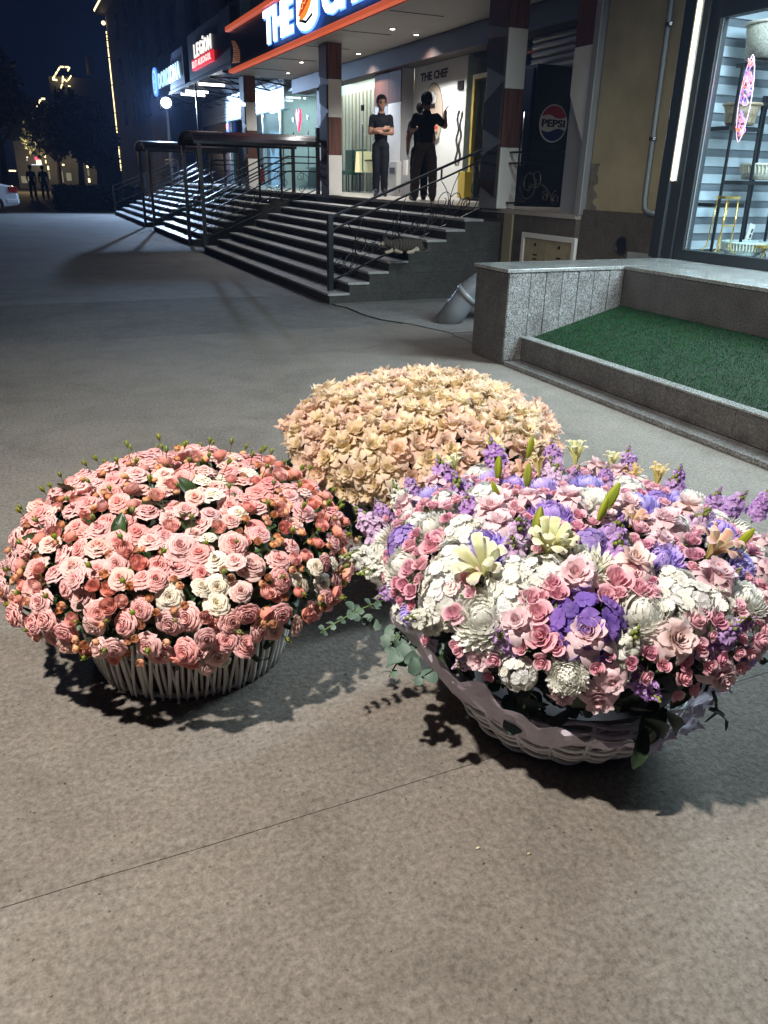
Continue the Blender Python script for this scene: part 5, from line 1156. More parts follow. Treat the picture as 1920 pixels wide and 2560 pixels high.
def globe_rose(seed, tip, base, m, open_=.55):
    rg = np.random.default_rng(seed); fm = FM()
    for k in range(5):
        u = k/4; rt = .14+.78*u; n = 3+k//2+1; ph = rg.uniform(0, 6.28); zt = .78-.22*u
        for i in range(n):
            petal_shell(fm, rg, ph+2*math.pi*i/n, 2*math.pi/n*1.6, [.25*rt, .95*rt, rt*.98, rt*(.80+open_*.35*u)], [-.6, -.15, .35-.1*u, zt+rg.normal(0, .04)], base, tip, None, 4, 4, .025, .08)
    green = (.16, .22, .05)
    for i in range(5): petal_blade(fm, rg, i*1.257+rg.normal(0, .15), .14, [.1, .6, .95, 1.2], [-.62, -.5, -.25, -.3+rg.normal(0, .2)], green, green, None, 2, 3)
    return fm.mesh('rosebud_bloom', m)
def green_bud(seed, m):
    rg = np.random.default_rng(seed); fm = FM(); n = 8
    prof = [(.02, -.5), (.26, -.42), (.30, -.15), (.40, .0), (.52, .3), (.42, .7), (.16, 1.0), (.02, 1.08)]
    a = np.linspace(0, 2*np.pi, n+1)[None, :]; rr = np.array([p[0] for p in prof])[:, None]; zz = np.array([p[1] for p in prof])[:, None]
    pos = np.stack([rr*np.cos(a), rr*np.sin(a), zz+0*a], -1); c = lerp((.17, .22, .04), (.42, .36, .10) if seed % 2 else (.30, .34, .06), np.clip(zz+0*a, 0, 1)); fm.grid(pos, c)
    for i in range(5): petal_blade(fm, rg, i*1.257, .2, [.3, .56, .5, .62], [0, .35, .85, 1.25+rg.normal(0, .1)], (.15, .22, .04), (.24, .30, .06), None, 2, 3)
    b = rg.normal(0, .35, 2); pth = np.array([(b[0]*t*t, b[1]*t*t, -.45-5.2*t) for t in np.linspace(0, 1, 5)]); k = 5; an = np.linspace(0, 2*np.pi, k+1)
    pos = np.stack([pth[:, None, 0]+.10*np.cos(an)[None], pth[:, None, 1]+.10*np.sin(an)[None], pth[:, None, 2]+0*an[None]], -1); fm.grid(pos, np.broadcast_to(np.array((.15, .17, .05)), pos.shape))
    return fm.mesh('closed_bud', m)
def garden_rose(seed, c_in, c_mid, c_edge, m, point=1.0, reflex=1.0, fine=False):
    """large open rose with folded-back, pointed outer petals"""
    rg = np.random.default_rng(seed); fm = FM()
    if fine:                                        # extra slim upright petals
        for i in range(9):
            l = rg.uniform(.45, .85); h = rg.uniform(.55, .85); petal_blade(fm, rg, 2*math.pi*i/9+rg.normal(0, .2), rg.uniform(.22, .32), [.06, .35*l, .70*l, l], [0, .34, h, h+rg.uniform(-.05, .22)], c_in, c_mid, c_edge, 4, 5, .30, .8, .10, .02)
    for i in range(7):
        a = 2*math.pi*i/7+rg.normal(0, .12); dz = rg.normal(0, .08); l = rg.uniform(.92, 1.1)
        petal_blade(fm, rg, a, rg.uniform(.42, .54), [.08, .45*l, .80*l, l], [-.15, .20+dz, .12+dz, -.20*reflex+dz], c_mid, c_mid, c_edge, 4, 5, .12, 1.2*point, .22*reflex, .02)
    for i in range(6):
        a = 2*math.pi*(i+.5)/6+rg.normal(0, .15); dz = rg.normal(0, .06); l = rg.uniform(.72, .85)
        petal_blade(fm, rg, a, rg.uniform(.38, .48), [.06, .40*l, .76*l, l], [-.1, .30+dz, .44+dz, .38-.12*reflex+dz], c_in, c_mid, c_edge, 4, 5, .25, 1.2*point, .14*reflex, .02)
    for i in range(7):
        a = 2*math.pi*(i+.25)/7+rg.normal(0, .2); l = rg.uniform(.58, .70)
        petal_blade(fm, rg, a, rg.uniform(.32, .40), [.05, .36*l, .74*l, l], [-.05, .34, .60, .70+rg.normal(0, .08)], c_in, c_mid, c_edge, 4, 4, .38, 1.2*point, .10, .02)
    for i in range(5):
        a = 2*math.pi*i/5+rg.normal(0, .2); l = rg.uniform(.38, .50)
        petal_blade(fm, rg, a, rg.uniform(.30, .38), [.05, .34*l, .72*l, l], [-.05, .34, .58, .66+rg.normal(0, .06)], c_in, c_mid, c_edge, 4, 4, .45, 1.3*point, .06, .02)
    for k, rt in enumerate((.10, .20, .28)):
        for i in range(3+k): petal_shell(fm, rg, rg.uniform(0, 6.28), 2.6-.4*k, [.4*rt, .9*rt, rt, rt*1.1], [.1, .35, .60, .72-.05*k+rg.normal(0, .03)], c_in, c_mid if k else c_in, c_edge if k == 2 else None, 4, 3, .03, .05)
    return fm.mesh('garden_rose_bloom', m)
def spiral_rose(seed, tip, base, m):
    """small half open rose with a tight spiral heart"""
    rg = np.random.default_rng(seed); fm = FM(); ph = rg.uniform(0, 6.28)
    for k in range(11):
        u = k/10; rt = .08+.78*u**1.05; ph += 2.2
        petal_shell(fm, rg, ph, 2.9-1.1*u, [.3*rt, .85*rt, rt*.98, rt*(1.0+.28*u**2)], [-.5, -.1, .42-.2*u, .62-.42*u**1.6], base, tip, None, 5, 4, .02, .08+.12*u)
    green = (.10, .16, .04)
    for i in range(5): petal_blade(fm, rg, i*1.257, .14, [.1, .6, .95, 1.15], [-.55, -.45, -.4, -.55], green, green, None, 2, 3)
    return fm.mesh('small_rose_bloom', m)
def mum(seed, tip, base, m, n=230, spider=0.0, inner=None):
    """chrysanthemum: many narrow incurved petals"""
    rg = np.random.default_rng(seed); fm = FM()
    for i in range(n):
        f = (i+.5)/n; ph = math.acos(1-f*1.28); th = i*2.39996+rg.normal(0, .1); t = np.linspace(0, 1, 6)
        L = (.74+.26*f**.4)*rg.uniform(.92, 1.06)*(1+spider*.22*f); W = .085+.035*f-.03*spider
        curl = .55*(1-.55*f)-spider*.5*f; pht = ph+.12-curl*t**1.6; Rt = .25+(L-.25)*t**.8
        c = inner if (inner is not None and f < .3) else base
        petal_blade(fm, rg, th, W, list(Rt*np.sin(pht)), list(Rt*np.cos(pht)*.88), c, tip, None, 2, 5, .55, 2.6, 0, .006, pw=.3)
    return fm.mesh('chrysanthemum_bloom', m)
def hydrangea(seed, cols, m, n=88):
    rg = np.random.default_rng(seed); fm = FM()
    for i in range(n):
        f = (i+.5)/n; ph = math.acos(1-f*1.35); th = i*2.39996; r0 = rg.uniform(.66, .95)
        d = np.array([math.sin(ph)*math.cos(th), math.sin(ph)*math.sin(th), math.cos(ph)]); d = d+rg.normal(0, .18, 3); d /= np.linalg.norm(d)
        c = np.array(cols[rg.integers(len(cols))])*rg.uniform(.85, 1.1); a = np.cross(d, [.3, .5, .8]); a /= np.linalg.norm(a); b = np.cross(d, a); s0 = rg.uniform(.19, .26); k0 = rg.uniform(0, 1.57)
        sub = FM()
        for j in range(4): petal_blade(sub, rg, k0+j*math.pi/2+rg.normal(0, .08), .74, [.02, .42, .82, 1.0], [0, .06, .14, .12+rg.normal(0, .12)], c*.95, c, None, 4, 4, .16, 3.2, .06, .045, pw=.42)
        o = np.array([d[0]*r0, d[1]*r0, d[2]*r0*.88])
        for v, cc in zip(sub.v, sub.c):
            w = o+s0*(v[:, :1]*a+v[:, 1:2]*b+v[:, 2:]*d); g_ = int(round(math.sqrt(len(w)))); fm.grid(w.reshape(g_, g_, 3), cc.reshape(g_, g_, 3))
    return fm.mesh('hydrangea_head', m)
def stock(seed, c1, c2, m, n=22, green=True):
    """matthiola spike one unit high along +Z: ruffled florets below, closed buds at the tip"""
    rg = np.random.default_rng(seed); fm = FM()
    def put(sub, o, d, s0):
        d = d/np.linalg.norm(d); a = np.cross(d, [.3, .5, .81]); a /= np.linalg.norm(a); b = np.cross(d, a)
        for v, cc, sh in sub: fm.grid((o+s0*(v[..., :1]*a+v[..., 1:2]*b+v[..., 2:]*d)), cc)
    for i in range(n):
        f = i/n; z = -.10+.88*f; th = i*2.39996+rg.normal(0, .2); r = .22*(1-.45*f); s0 = .225*(1-.35*f)*rg.uniform(.85, 1.15); d = np.array([math.cos(th), math.sin(th), .35+.5*f]); o = np.array([r*math.cos(th), r*math.sin(th), z])
        c = np.array(c1)+(np.array(c2)-np.array(c1))*rg.uniform(); sub = FM()
        for j in range(7): petal_blade(sub, rg, j*2*math.pi/7*(1 if j < 5 else 1.3)+rg.normal(0, .2), .5, [.05, .5, .9, 1.05], [0, .25, .22+.3*(j > 4), .05+.45*(j > 4)+rg.normal(0, .15)], c*.85, c, None, 3, 3, .3, 2, .2, .1)
        put([(v.reshape(4, 4, 3), cc.reshape(4, 4, 3), 0) for v, cc in zip(sub.v, sub.c)], o, d, s0)
    gc = (.30, .36, .10) if green else tuple(np.array(c2)*.7)
    for i in range(15):
        f = i/15; th = i*2.4; z = .74+.36*f; r = .10*(1-f); a = np.linspace(0, 2*np.pi, 7)[None, :]; p = np.linspace(-1.5, 1.5, 5)[:, None]; s0 = .052*(1-.45*f)
        pos = np.stack([r*math.cos(th)+s0*np.cos(p)*np.cos(a), r*math.sin(th)+s0*np.cos(p)*np.sin(a), z+s0*1.3*np.sin(p)+0*a], -1); fm.grid(pos, np.broadcast_to(np.array(gc if rg.random() < .6 else c1)*rg.uniform(.8, 1.1), pos.shape))
    z = np.linspace(-.6, 1.05, 4)[:, None]; a = np.linspace(0, 2*np.pi, 6)[None, :]; pos = np.stack([.03*np.cos(a)+0*z, .03*np.sin(a)+0*z, z+0*a], -1); fm.grid(pos, np.broadcast_to(np.array((.16, .22, .07)), pos.shape))
    return fm.mesh('stock_spike', m)
def lily(seed, c0, c1, c2, mid, m, n=(6, 6), up_=0.0):
    rg = np.random.default_rng(seed); fm = FM()
    for ring, k in enumerate(n):
        for i in range(k):
            a = 2*math.pi*(i+.5*ring)/k+rg.normal(0, .08); l = (1.0 if ring == 0 else .82)*rg.uniform(.93, 1.07); h = .35+.35*ring+up_
            petal_blade(fm, rg, a, .31-.03*ring, [.03, .22*l*(1-up_*.5), .58*l*(1-up_*.62), .92*l*(1-up_*.7), 1.04*l*(1-up_*.66)], [-.35, .15+up_*.3, h*.95+up_*.5, h+up_*.8, h-.18+up_*.9], c0, c1, c2, 4, 7, -.35, 1.5, -.02, .015, mid, .7)
    return fm.mesh('lily_bloom', m)
def lily_bud(seed, m):
    rg = np.random.default_rng(seed); fm = FM(); prof = [(.03, -1.05), (.15, -.85), (.24, -.4), (.27, .05), (.23, .5), (.12, .88), (.02, 1.05)]; a = np.linspace(0, 2*np.pi, 13)[None, :]
    rr = np.array([p[0] for p in prof])[:, None]; zz = np.array([p[1] for p in prof])[:, None]; q = 1+.13*np.cos(3*a)
    pos = np.stack([rr*q*np.cos(a), rr*q*np.sin(a), zz+0*a], -1); c = lerp((.20, .28, .03), (.50, .52, .06), np.clip((np.cos(3*a)*.5+.5)*.7+.3*(zz+1)/2, 0, 1)); fm.grid(pos, c)
    z = np.linspace(-2.2, -.95, 3)[:, None]; b = np.linspace(0, 2*np.pi, 6)[None, :]; pos = np.stack([.045*np.cos(b)+0*z, .045*np.sin(b)+0*z, z+0*b], -1); fm.grid(pos, np.broadcast_to(np.array((.12, .2, .05)), pos.shape))
    return fm.mesh('lily_bud', m)
def leaf_mesh(name, m, W=.42, fold=.35, droop=.35, round_=False):
    fm = FM(); rg = np.random.default_rng(1); col = (.1, .1, .1)
    petal_blade(fm, rg, 0, W, [0, .35, .7, 1.0], [0, .06, .02, -droop], col, col, None, 4, 6, fold, 2.6 if round_ else 1.0, 0, .0, None, .5 if not round_ else .35)
    return fm.mesh(name, m)

PINK, PINKB = (.86, .37, .34), (.80, .24, .21)
roses = {'pink': [spray_rose(i, (.91, .45+.02*i, .435+.02*i), (.88, .36, .34), M['petal']) for i in range(5)],
         'cream': [spray_rose(20+i, (.95, .90, .78), (.93, .78, .58), M['petal']) for i in range(3)],
         'blush': [spray_rose(30+i, (.93, .62, .56), (.90, .47, .41), M['petal']) for i in range(3)]}
corals = [globe_rose(40+i, (.91, .46, .41), (.89, .44, .32), M['petal'], .5+.2*i) for i in range(4)]
oranges = [globe_rose(50+i, (.90, .50, .32), (.80, .52, .24), M['petal'], .1+.2*i) for i in range(3)]
gbuds = [green_bud(60+i, M['petal']) for i in range(4)]
peach = [garden_rose(70+i, (.97, .80, .44), (.97, .86, .66), (.96, .68, .58), M['petalp'], 1.0, .4+.1*i, True) for i in range(6)]
peachp = [garden_rose(80+i, (.97, .74, .50), (.96, .78, .64), (.94, .60, .55), M['petalp'], 1.0, .5+.1*i, True) for i in range(3)]
LEAF = leaf_mesh('rose_leaf', M['leaf'], .36); LEAFD = leaf_mesh('dark_leaf', M['leafd'], .30); EUC = leaf_mesh('eucalyptus_leaf', M['euc'], .50, .18, .12, True); LILYLEAF = leaf_mesh('lily_leaf', M['leafd'], .13, .3, .25)

def on_dome(E, q, t): 
    """point and outward normal of ellipsoid dome E=(cx,cy,cz,a,b) at azimuth q, elevation t"""
    p = Vector((E[0]+E[3]*math.cos(t)*math.cos(q), E[1]+E[3]*math.cos(t)*math.sin(q), E[2]+E[4]*math.sin(t)))
    n = Vector(((p.x-E[0])/E[3]**2, (p.y-E[1])/E[3]**2, (p.z-E[2])/E[4]**2)).normalized(); return p, n
def hit_dome(E, x, y):
    """where the sight line through photo point (x, y) meets dome E; outside it, the nearest point on its surface"""
    d = ray(x, y); S = Vector((1/E[3], 1/E[3], 1/E[4])); o = Vector(((CP.x-E[0])*S.x, (CP.y-E[1])*S.y, (CP.z-E[2])*S.z)); v = Vector((d.x*S.x, d.y*S.y, d.z*S.z))
    a, b, c = v.dot(v), 2*o.dot(v), o.dot(o)-1; D = b*b-4*a*c; t = (-b-math.sqrt(D))/(2*a) if D > 0 else -b/(2*a)
    p = CP+d*t; n = Vector(((p.x-E[0])/E[3]**2, (p.y-E[1])/E[3]**2, (p.z-E[2])/E[4]**2)).normalized(); return p, n
def scatter(E, lo, hi, sizes, seed, tries=9000, pack=.82, taken=None, vis=-.3):
    """dart throwing over the dome: sizes is a list of (kind, radius range, weight)"""
    rg = random.Random(seed); out = [] if taken is None else list(taken); n0 = len(out); tot = sum(s[2] for s in sizes); grid = {}
    def cell(p): return (int(p.x//.12), int(p.y//.12), int(p.z//.12))
    for o in out: grid.setdefault(cell(o[1]), []).append(o)
    for it in range(tries):
        sn = rg.uniform(math.sin(lo), math.sin(hi)); p, n = on_dome(E, rg.uniform(0, 2*math.pi), math.asin(sn))
        if n.dot((CP-p).normalized()) < vis: continue
        k = rg.uniform(0, tot); kind = None
        for s in sizes:
            k -= s[2]
            if k <= 0: kind = s; break
        kind = kind or sizes[-1]; r = rg.uniform(*kind[1])*(1 if it < tries*.6 else .85); c = cell(p); ok = True
        for i in (-1, 0, 1):
            for j in (-1, 0, 1):
                for l in (-1, 0, 1):
                    for o in grid.get((c[0]+i, c[1]+j, c[2]+l), ()):
                        if (o[1]-p).length < (o[3]+r)*pack: ok = False; break
                    if not ok: break
                if not ok: break
            if not ok: break
        if ok: e = (kind[0], p, n, r); out.append(e); grid.setdefault(c, []).append(e)
    return out[n0:]
def tilt(n, rg, up_=.15, amt=.22): return (n+Vector((0, 0, up_))+Vector((rg.gauss(0, amt), rg.gauss(0, amt), rg.gauss(0, amt)))).normalized()
def foliage(E, n, seed, par, mesh, m, size, lo=-.5, hi=1.45, k=.93, kdz=0):
    """leaf mass filling the inside of an arrangement, one part"""
    rg = random.Random(seed); src = np.array([v.co[:] for v in mesh.vertices]); fc = [tuple(p.vertices) for p in mesh.polygons]; mb = MB()
    for i in range(n):
        p, nn = on_dome(E, rg.uniform(0, 6.283), math.asin(rg.uniform(math.sin(lo), math.sin(hi)))); c = Vector(E[:3]); p = c+(p-c)*rg.uniform(k-.12, k+.03)
        Mx = np.array(frame(p, tilt(nn, rg, 0, .8), rg.uniform(0, 6.28), size*rg.uniform(.7, 1.3))); v = src@Mx[:3, :3].T+Mx[:3, 3]; mb.add([tuple(x) for x in v], fc)
    o = mb.build('leaf_mass', m, par, True, fix=False); o['kind'] = 'stuff'; return o
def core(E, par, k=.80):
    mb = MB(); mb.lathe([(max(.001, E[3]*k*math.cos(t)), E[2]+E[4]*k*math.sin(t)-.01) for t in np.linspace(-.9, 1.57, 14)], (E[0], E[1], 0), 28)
    return mb.build('foam_core', mat('foam_core', (.010, .016, .008), .95) if 'foam_core' not in bpy.data.materials else bpy.data.materials['foam_core'], par, True)  # floral foam body added to block the view between blooms

# wicker baskets
def cane_basket(c, rb, rt, h, par, seed):
    """upright white canes in crossing pairs on three hoops"""
    rg = random.Random(seed); b = MB(); n = 40
    for z, r in ((.012, rb), (h*.5, (rb+rt)/2-.012), (h-.01, rt-.012)):
        b.tube([(c[0]+r*math.cos(2*math.pi*i/n), c[1]+r*math.sin(2*math.pi*i/n), z) for i in range(n+1)], .009, 6)
    o = b.build('basket', M['wicker'], par, True); N_ = 150
    li = MB(); li.lathe([(.005, .008), (rb*.93, .008), (rb*.94, .02), ((rb+rt)/2*.93, h*.5), (rt*.93, h*.9)], (c[0], c[1], 0), 32); li.build('shade_lining', mat('cane_shade_lining', (.10, .085, .075), .9) if 'cane_shade_lining' not in bpy.data.materials else bpy.data.materials['cane_shade_lining'], o)  # dark sheet stands in for the shade seen between canes
    for i in range(N_):
        q = 2*math.pi*i/N_; lean = (.07 if i % 2 else -.03)+rg.uniform(-.035, .035); out = (.009 if i % 2 else .0)+rg.uniform(-.002, .003); pts = []
        for j in range(7):
            t = j/6; r = rb+(rt-rb)*t+.004+out+.010*math.sin(t*math.pi); a = q+lean*(t-.3)+.012*math.sin(t*5+i*1.7); pts.append((c[0]+r*math.cos(a), c[1]+r*math.sin(a), .003+t*h))
        m_ = MB(); m_.tube(pts, .0054*rg.uniform(.8, 1.25), 5); m_.build('cane', M['wicker'], o, True, fix=False)
    return o
def woven_basket(c, rb, rt, h, par, seed):
    """rods woven in and out of upright stakes, row over row"""
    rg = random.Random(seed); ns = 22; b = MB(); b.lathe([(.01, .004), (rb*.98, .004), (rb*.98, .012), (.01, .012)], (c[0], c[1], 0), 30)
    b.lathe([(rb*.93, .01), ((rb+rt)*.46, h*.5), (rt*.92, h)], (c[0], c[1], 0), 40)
    o = b.build('basket', mat('basket_shade_lining', (.16, .14, .15), .9), par, True)  # inner wall coloured dark for the shade showing between rods
    prof = lambda t: rb+(rt-rb)*(t**.72)
    for i in range(ns):
        q = 2*math.pi*i/ns; m_ = MB(); m_.tube([(c[0]+prof(t)*math.cos(q), c[1]+prof(t)*math.sin(q), .006+t*h) for t in (0, .25, .5, .75, 1.0)], .006, 6); m_.build('stake', M['wicker2'], o, True)
    rows = 14
    for k in range(rows):
        t = (k+.35)/rows; r = prof(t); z = .010+t*h; n = ns*6; pts = []; ph = math.pi*(k % 2); rad = .0066*rg.uniform(.85, 1.15)
        for i in range(n+1):
            a = 2*math.pi*i/n; w = math.sin(a*ns/2+ph); j2 = rg.uniform(-.0012, .0012); pts.append((c[0]+(r+.0125*w+j2)*math.cos(a), c[1]+(r+.0125*w+j2)*math.sin(a), z+.0042*math.cos(a*ns/2+ph)+.004*math.sin(a*3+k)))
        m_ = MB(); m_.tube(pts, rad, 6, cap=False); m_.build('rod', M['wicker2'], o, True, fix=False)
    return o

# ---- left arrangement: pink spray roses
EL = (.35, 2.32, .385, .515, .262)
fa1 = thing('flower_basket', 'white upright cane basket heaped with pink, coral and cream spray roses', 'flower basket', (.35, 2.32, 0), 'flower baskets on the paving')
cane_basket((.345, 2.325), .30, .335, .27, fa1, 3); core(EL, fa1); foliage(EL, 900, 4, fa1, LEAF, M['leaf'], .07, -.75, 1.3, .88)
rg = random.Random(11); fixed = []
for x, y, r, k in ((540, 1400, .034, 'cream'), (545, 1468, .034, 'cream'), (503, 1468, .030, 'cream'), (520, 1345, .024, 'cream'), (541, 1510, .034, 'cream'), (422, 1493, .036, 'cream'), (505, 1205, .03, 'cream'), (555, 1190, .036, 'cream'), (585, 1155, .03, 'cream'), (625, 1180, .034, 'cream'), (530, 1245, .034, 'cream'), (595, 1285, .028, 'cream'), (750, 1443, .028, 'cream'), (780, 1420, .026, 'cream'), (800, 1455, .03, 'cream'), (762, 1465, .022, 'cream'), (825, 1410, .022, 'cream'), (735, 1480, .026, 'blush'), (560, 1620, .022, 'cream'), (556, 1645, .020, 'cream'), (520, 1668, .025, 'blush'), (505, 1605, .022, 'blush'), (180, 1415, .036, 'blush'), (450, 1365, .042, 'pink'), (497, 1380, .038, 'pink'), (395, 1410, .042, 'pink'), (630, 1410, .042, 'blush'), (470, 1545, .038, 'pink'), (425, 1560, .037, 'pink'), (466, 1605, .036, 'pink'), (404, 1622, .036, 'pink'), (313, 1558, .036, 'pink'), (240, 1365, .036, 'blush'), (245, 1530, .034, 'pink'), (190, 1495, .036, 'blush'), (115, 1503, .033, 'pink'), (360, 1450, .034, 'pink'), (392, 1452, .032, 'pink'), (617, 1535, .034, 'pink'), (573, 1550, .034, 'pink'), (688, 1528, .033, 'pink'), (733, 1515, .026, 'blush'), (700, 1450, .034, 'pink'), (600, 1480, .030, 'blush')):
    p, n = hit_dome(EL, x, y); fixed.append((k, p, n, r))
sc = scatter(EL, -.34, 1.5, [('pink', (.029, .038), 9), ('blush', (.027, .035), 1.6), ('coral', (.019, .025), 1.1), ('orange', (.011, .014), 1.1)], 21, 34000, .70, fixed, -.25)
nr = nb = 0
for k, p, n, r in fixed+sc:
    right = (p.x > .62 or (p.y < 2.25 and p.x > .55))
    if k in ('pink', 'blush') and right and rg.random() < .5: k = 'coral'; r *= .72
    if n.z < 0: n = Vector((n.x, n.y, max(n.z*.35, -.2))).normalized(); p = p+Vector((n.x, n.y, 0))*.03
    ax = tilt(n, rg, .18, .26)
    p = p+n*rg.uniform(-.022, .016)
    if k in roses and nr < 300:
        nr += 1; inst('spray_rose', rg.choice(roses[k]), fa1, frame(p, ax, rg.uniform(0, 6.28), (r, r*rg.uniform(.92, 1.05), r*rg.uniform(.95, 1.2))))
    elif k not in roses and nb < 290:
        nb += 1; inst('rosebud', rg.choice(corals if k == 'coral' else oranges), fa1, frame(p+n*.008, tilt(n, rg, .25, .35), rg.uniform(0, 6.28), r))
bs_ = scatter(EL, -.3, 1.5, [('g', (.028, .05), 1)], 31, 700, 1.0, None, -.35)
for k, p, n, r in bs_[:95]:
    inst('closed_bud', rg.choice(gbuds), fa1, frame(p+n*rg.uniform(.03, .062), tilt(n, rg, .45, .28), rg.uniform(0, 6.28), rg.uniform(.011, .0155)))
for i in range(70):
    q = rg.uniform(math.pi*.95, math.pi*2.15); t = rg.uniform(-.75, .1) if i < 58 else rg.uniform(.1, 1.2); p, n = on_dome(EL, q, t)
    inst('leaf', LEAF, fa1, frame(p+n*rg.uniform(-.06, .02 if t > 0 else .035), tilt(n, rg, .0, .7), rg.uniform(0, 6.28), rg.uniform(.045, .075)))

# ---- rear arrangement: peach garden roses
EP = (1.575, 3.05, .375, .585, .245)
fa2 = thing('flower_basket', 'big round heap of cream peach garden roses behind the other two baskets', 'flower basket', (1.58, 3.06, 0), 'flower baskets on the paving')
cane_basket((1.58, 3.06), .30, .335, .27, fa2, 5); core(EP, fa2, .84); foliage(EP, 500, 6, fa2, LEAFD, M['leafd'], .09, -.75, 1.3, .88)
rg = random.Random(12)
for k, p, n, r in scatter(EP, -.36, 1.5, [('a', (.054, .068), 1)], 22, 20000, .52, None, -.30)[:298]:
    edge = abs(p.x-EP[0]) > .42 or p.y < EP[1]-.38
    inst('garden_rose', rg.choice(peachp if rg.random() < (.5 if edge else .12) else peach), fa2, frame(p+n*rg.uniform(-.02, .018), tilt(n, rg, .55, .28), rg.uniform(0, 6.28), (r, r, r*rg.uniform(1.1, 1.5))))
for i in range(40):
    q = rg.uniform(math.pi*.8, math.pi*1.7); p, n = on_dome(EP, q, rg.uniform(-.7, -.1)); inst('leaf', LEAFD, fa2, frame(p, tilt(n, rg, 0, .7), rg.uniform(0, 6.28), rg.uniform(.07, .11)))

# ---- right arrangement: mixed white, lilac and pink flowers
ER = (1.30, 1.555, .485, .53, .230)
fa3 = thing('flower_basket', 'white woven basket of mixed white, lilac and pink flowers wrapped in lilac paper', 'flower basket', (1.32, 1.56, 0), 'flower baskets on the paving')
woven_basket((1.325, 1.565), .265, .375, .21, fa3, 8)
WHITE, WHITEB = (.90, .90, .86), (.88, .87, .74)
K = {'wh': [hydrangea(101+i, [(.90, .90, .86), (.88, .87, .79), (.90, .90, .90)], M['petalw']) for i in range(3)],
     'ph': [hydrangea(111+i, [(.40, .27, .68), (.46, .32, .72), (.34, .22, .60)], M['petalw']) for i in range(2)],
     'dh': [hydrangea(113+i, [(.20, .11, .50), (.26, .14, .55), (.15, .08, .40)], M['petalw']) for i in range(1)],
     'wm': [mum(121, WHITE, WHITEB, M['petalw']), mum(122, WHITE, (.82, .82, .70), M['petalw'], 230), mum(123, WHITE, (.84, .82, .58), M['petalw'], 170, .9)],
     'lm': [mum(131, (.66, .50, .91), (.38, .24, .78), M['petalw'], 200, 0, (.34, .24, .80)), mum(132, (.68, .54, .92), (.42, .28, .82), M['petalw'], 200, .2, (.38, .32, .86)), mum(133, (.60, .52, .93), (.34, .26, .82), M['petalw'], 190, 0, (.38, .32, .86))],
     'gr': [garden_rose(141+i, (.87, .59, .63), (.88, .67, .71), (.89, .73, .76), M['petalw'], .7, 1.25) for i in range(4)],
     'gp': [garden_rose(151+i, (.89, .67, .60), (.89, .70, .69), (.89, .74, .74), M['petalw'], .7, 1.3) for i in range(2)],
     'sr': [spiral_rose(161+i, (.88, .54, .61), (.83, .40, .50), M['petalw']) for i in range(4)],
     'sm': [spiral_rose(171+i, (.80, .42, .52), (.70, .27, .40), M['petalw']) for i in range(2)],
     'ls': [stock(181+i, (.54, .32, .70), (.74, .54, .84), M['petalw']) for i in range(3)],
     'ps': [stock(184+i, (.72, .48, .74), (.82, .64, .82), M['petalw']) for i in range(2)],
     'ws': [stock(187+i, (.84, .84, .74), (.86, .86, .82), M['petalw']) for i in range(2)],
     'wl': [lily(191, (.72, .72, .34), (.87, .85, .68), (.87, .86, .80), (.74, .74, .34), M['petalw'], (6, 5), .2), lily(192, (.66, .66, .26), (.87, .84, .62), (.87, .86, .76), (.76, .75, .36), M['petalw'], (6, 6), .3)],
     'pl': [lily(194, (.55, .52, .16), (.84, .46, .50), (.88, .74, .72), (.75, .26, .32), M['petalw']), lily(195, (.55, .52, .16), (.84, .50, .52), (.88, .76, .72), (.75, .28, .34), M['petalw'], (6, 5), .1)],
     'pt': [lily(196, (.55, .52, .10), (.84, .58, .36), (.86, .66, .46), (.70, .55, .18), M['petalw'], (6, 3), .45)],
     'lb': [lily_bud(198+i, M['petalw']) for i in range(2)]}
NAMES = {'wh': 'hydrangea', 'ph': 'hydrangea', 'dh': 'hydrangea', 'wm': 'chrysanthemum', 'lm': 'chrysanthemum', 'gr': 'garden_rose', 'gp': 'garden_rose', 'sr': 'small_rose', 'sm': 'small_rose', 'ls': 'stock_flower', 'ps': 'stock_flower', 'ws': 'stock_flower', 'wl': 'lily', 'pl': 'lily', 'pt': 'lily', 'lb': 'lily_bud'}
PLAB = {'dh': 'deep purple hydrangea head', 'ph': 'lilac hydrangea head', 'wh': 'white hydrangea head', 'lm': 'lilac dyed chrysanthemum', 'wm': 'white chrysanthemum'}
RAD = {'wh': .085, 'ph': .075, 'dh': .09, 'wm': .066, 'lm': .058, 'gr': .066, 'gp': .062, 'sr': .024, 'sm': .021, 'ls': .15, 'ps': .15, 'ws': .14, 'wl': .085, 'pl': .075, 'pt': .055, 'lb': .040}
def a5(x, y): return 860+x*.3255, 1080+y*.3255
def a6(x, y): return 1380+x*.3255, 1080+y*.3255
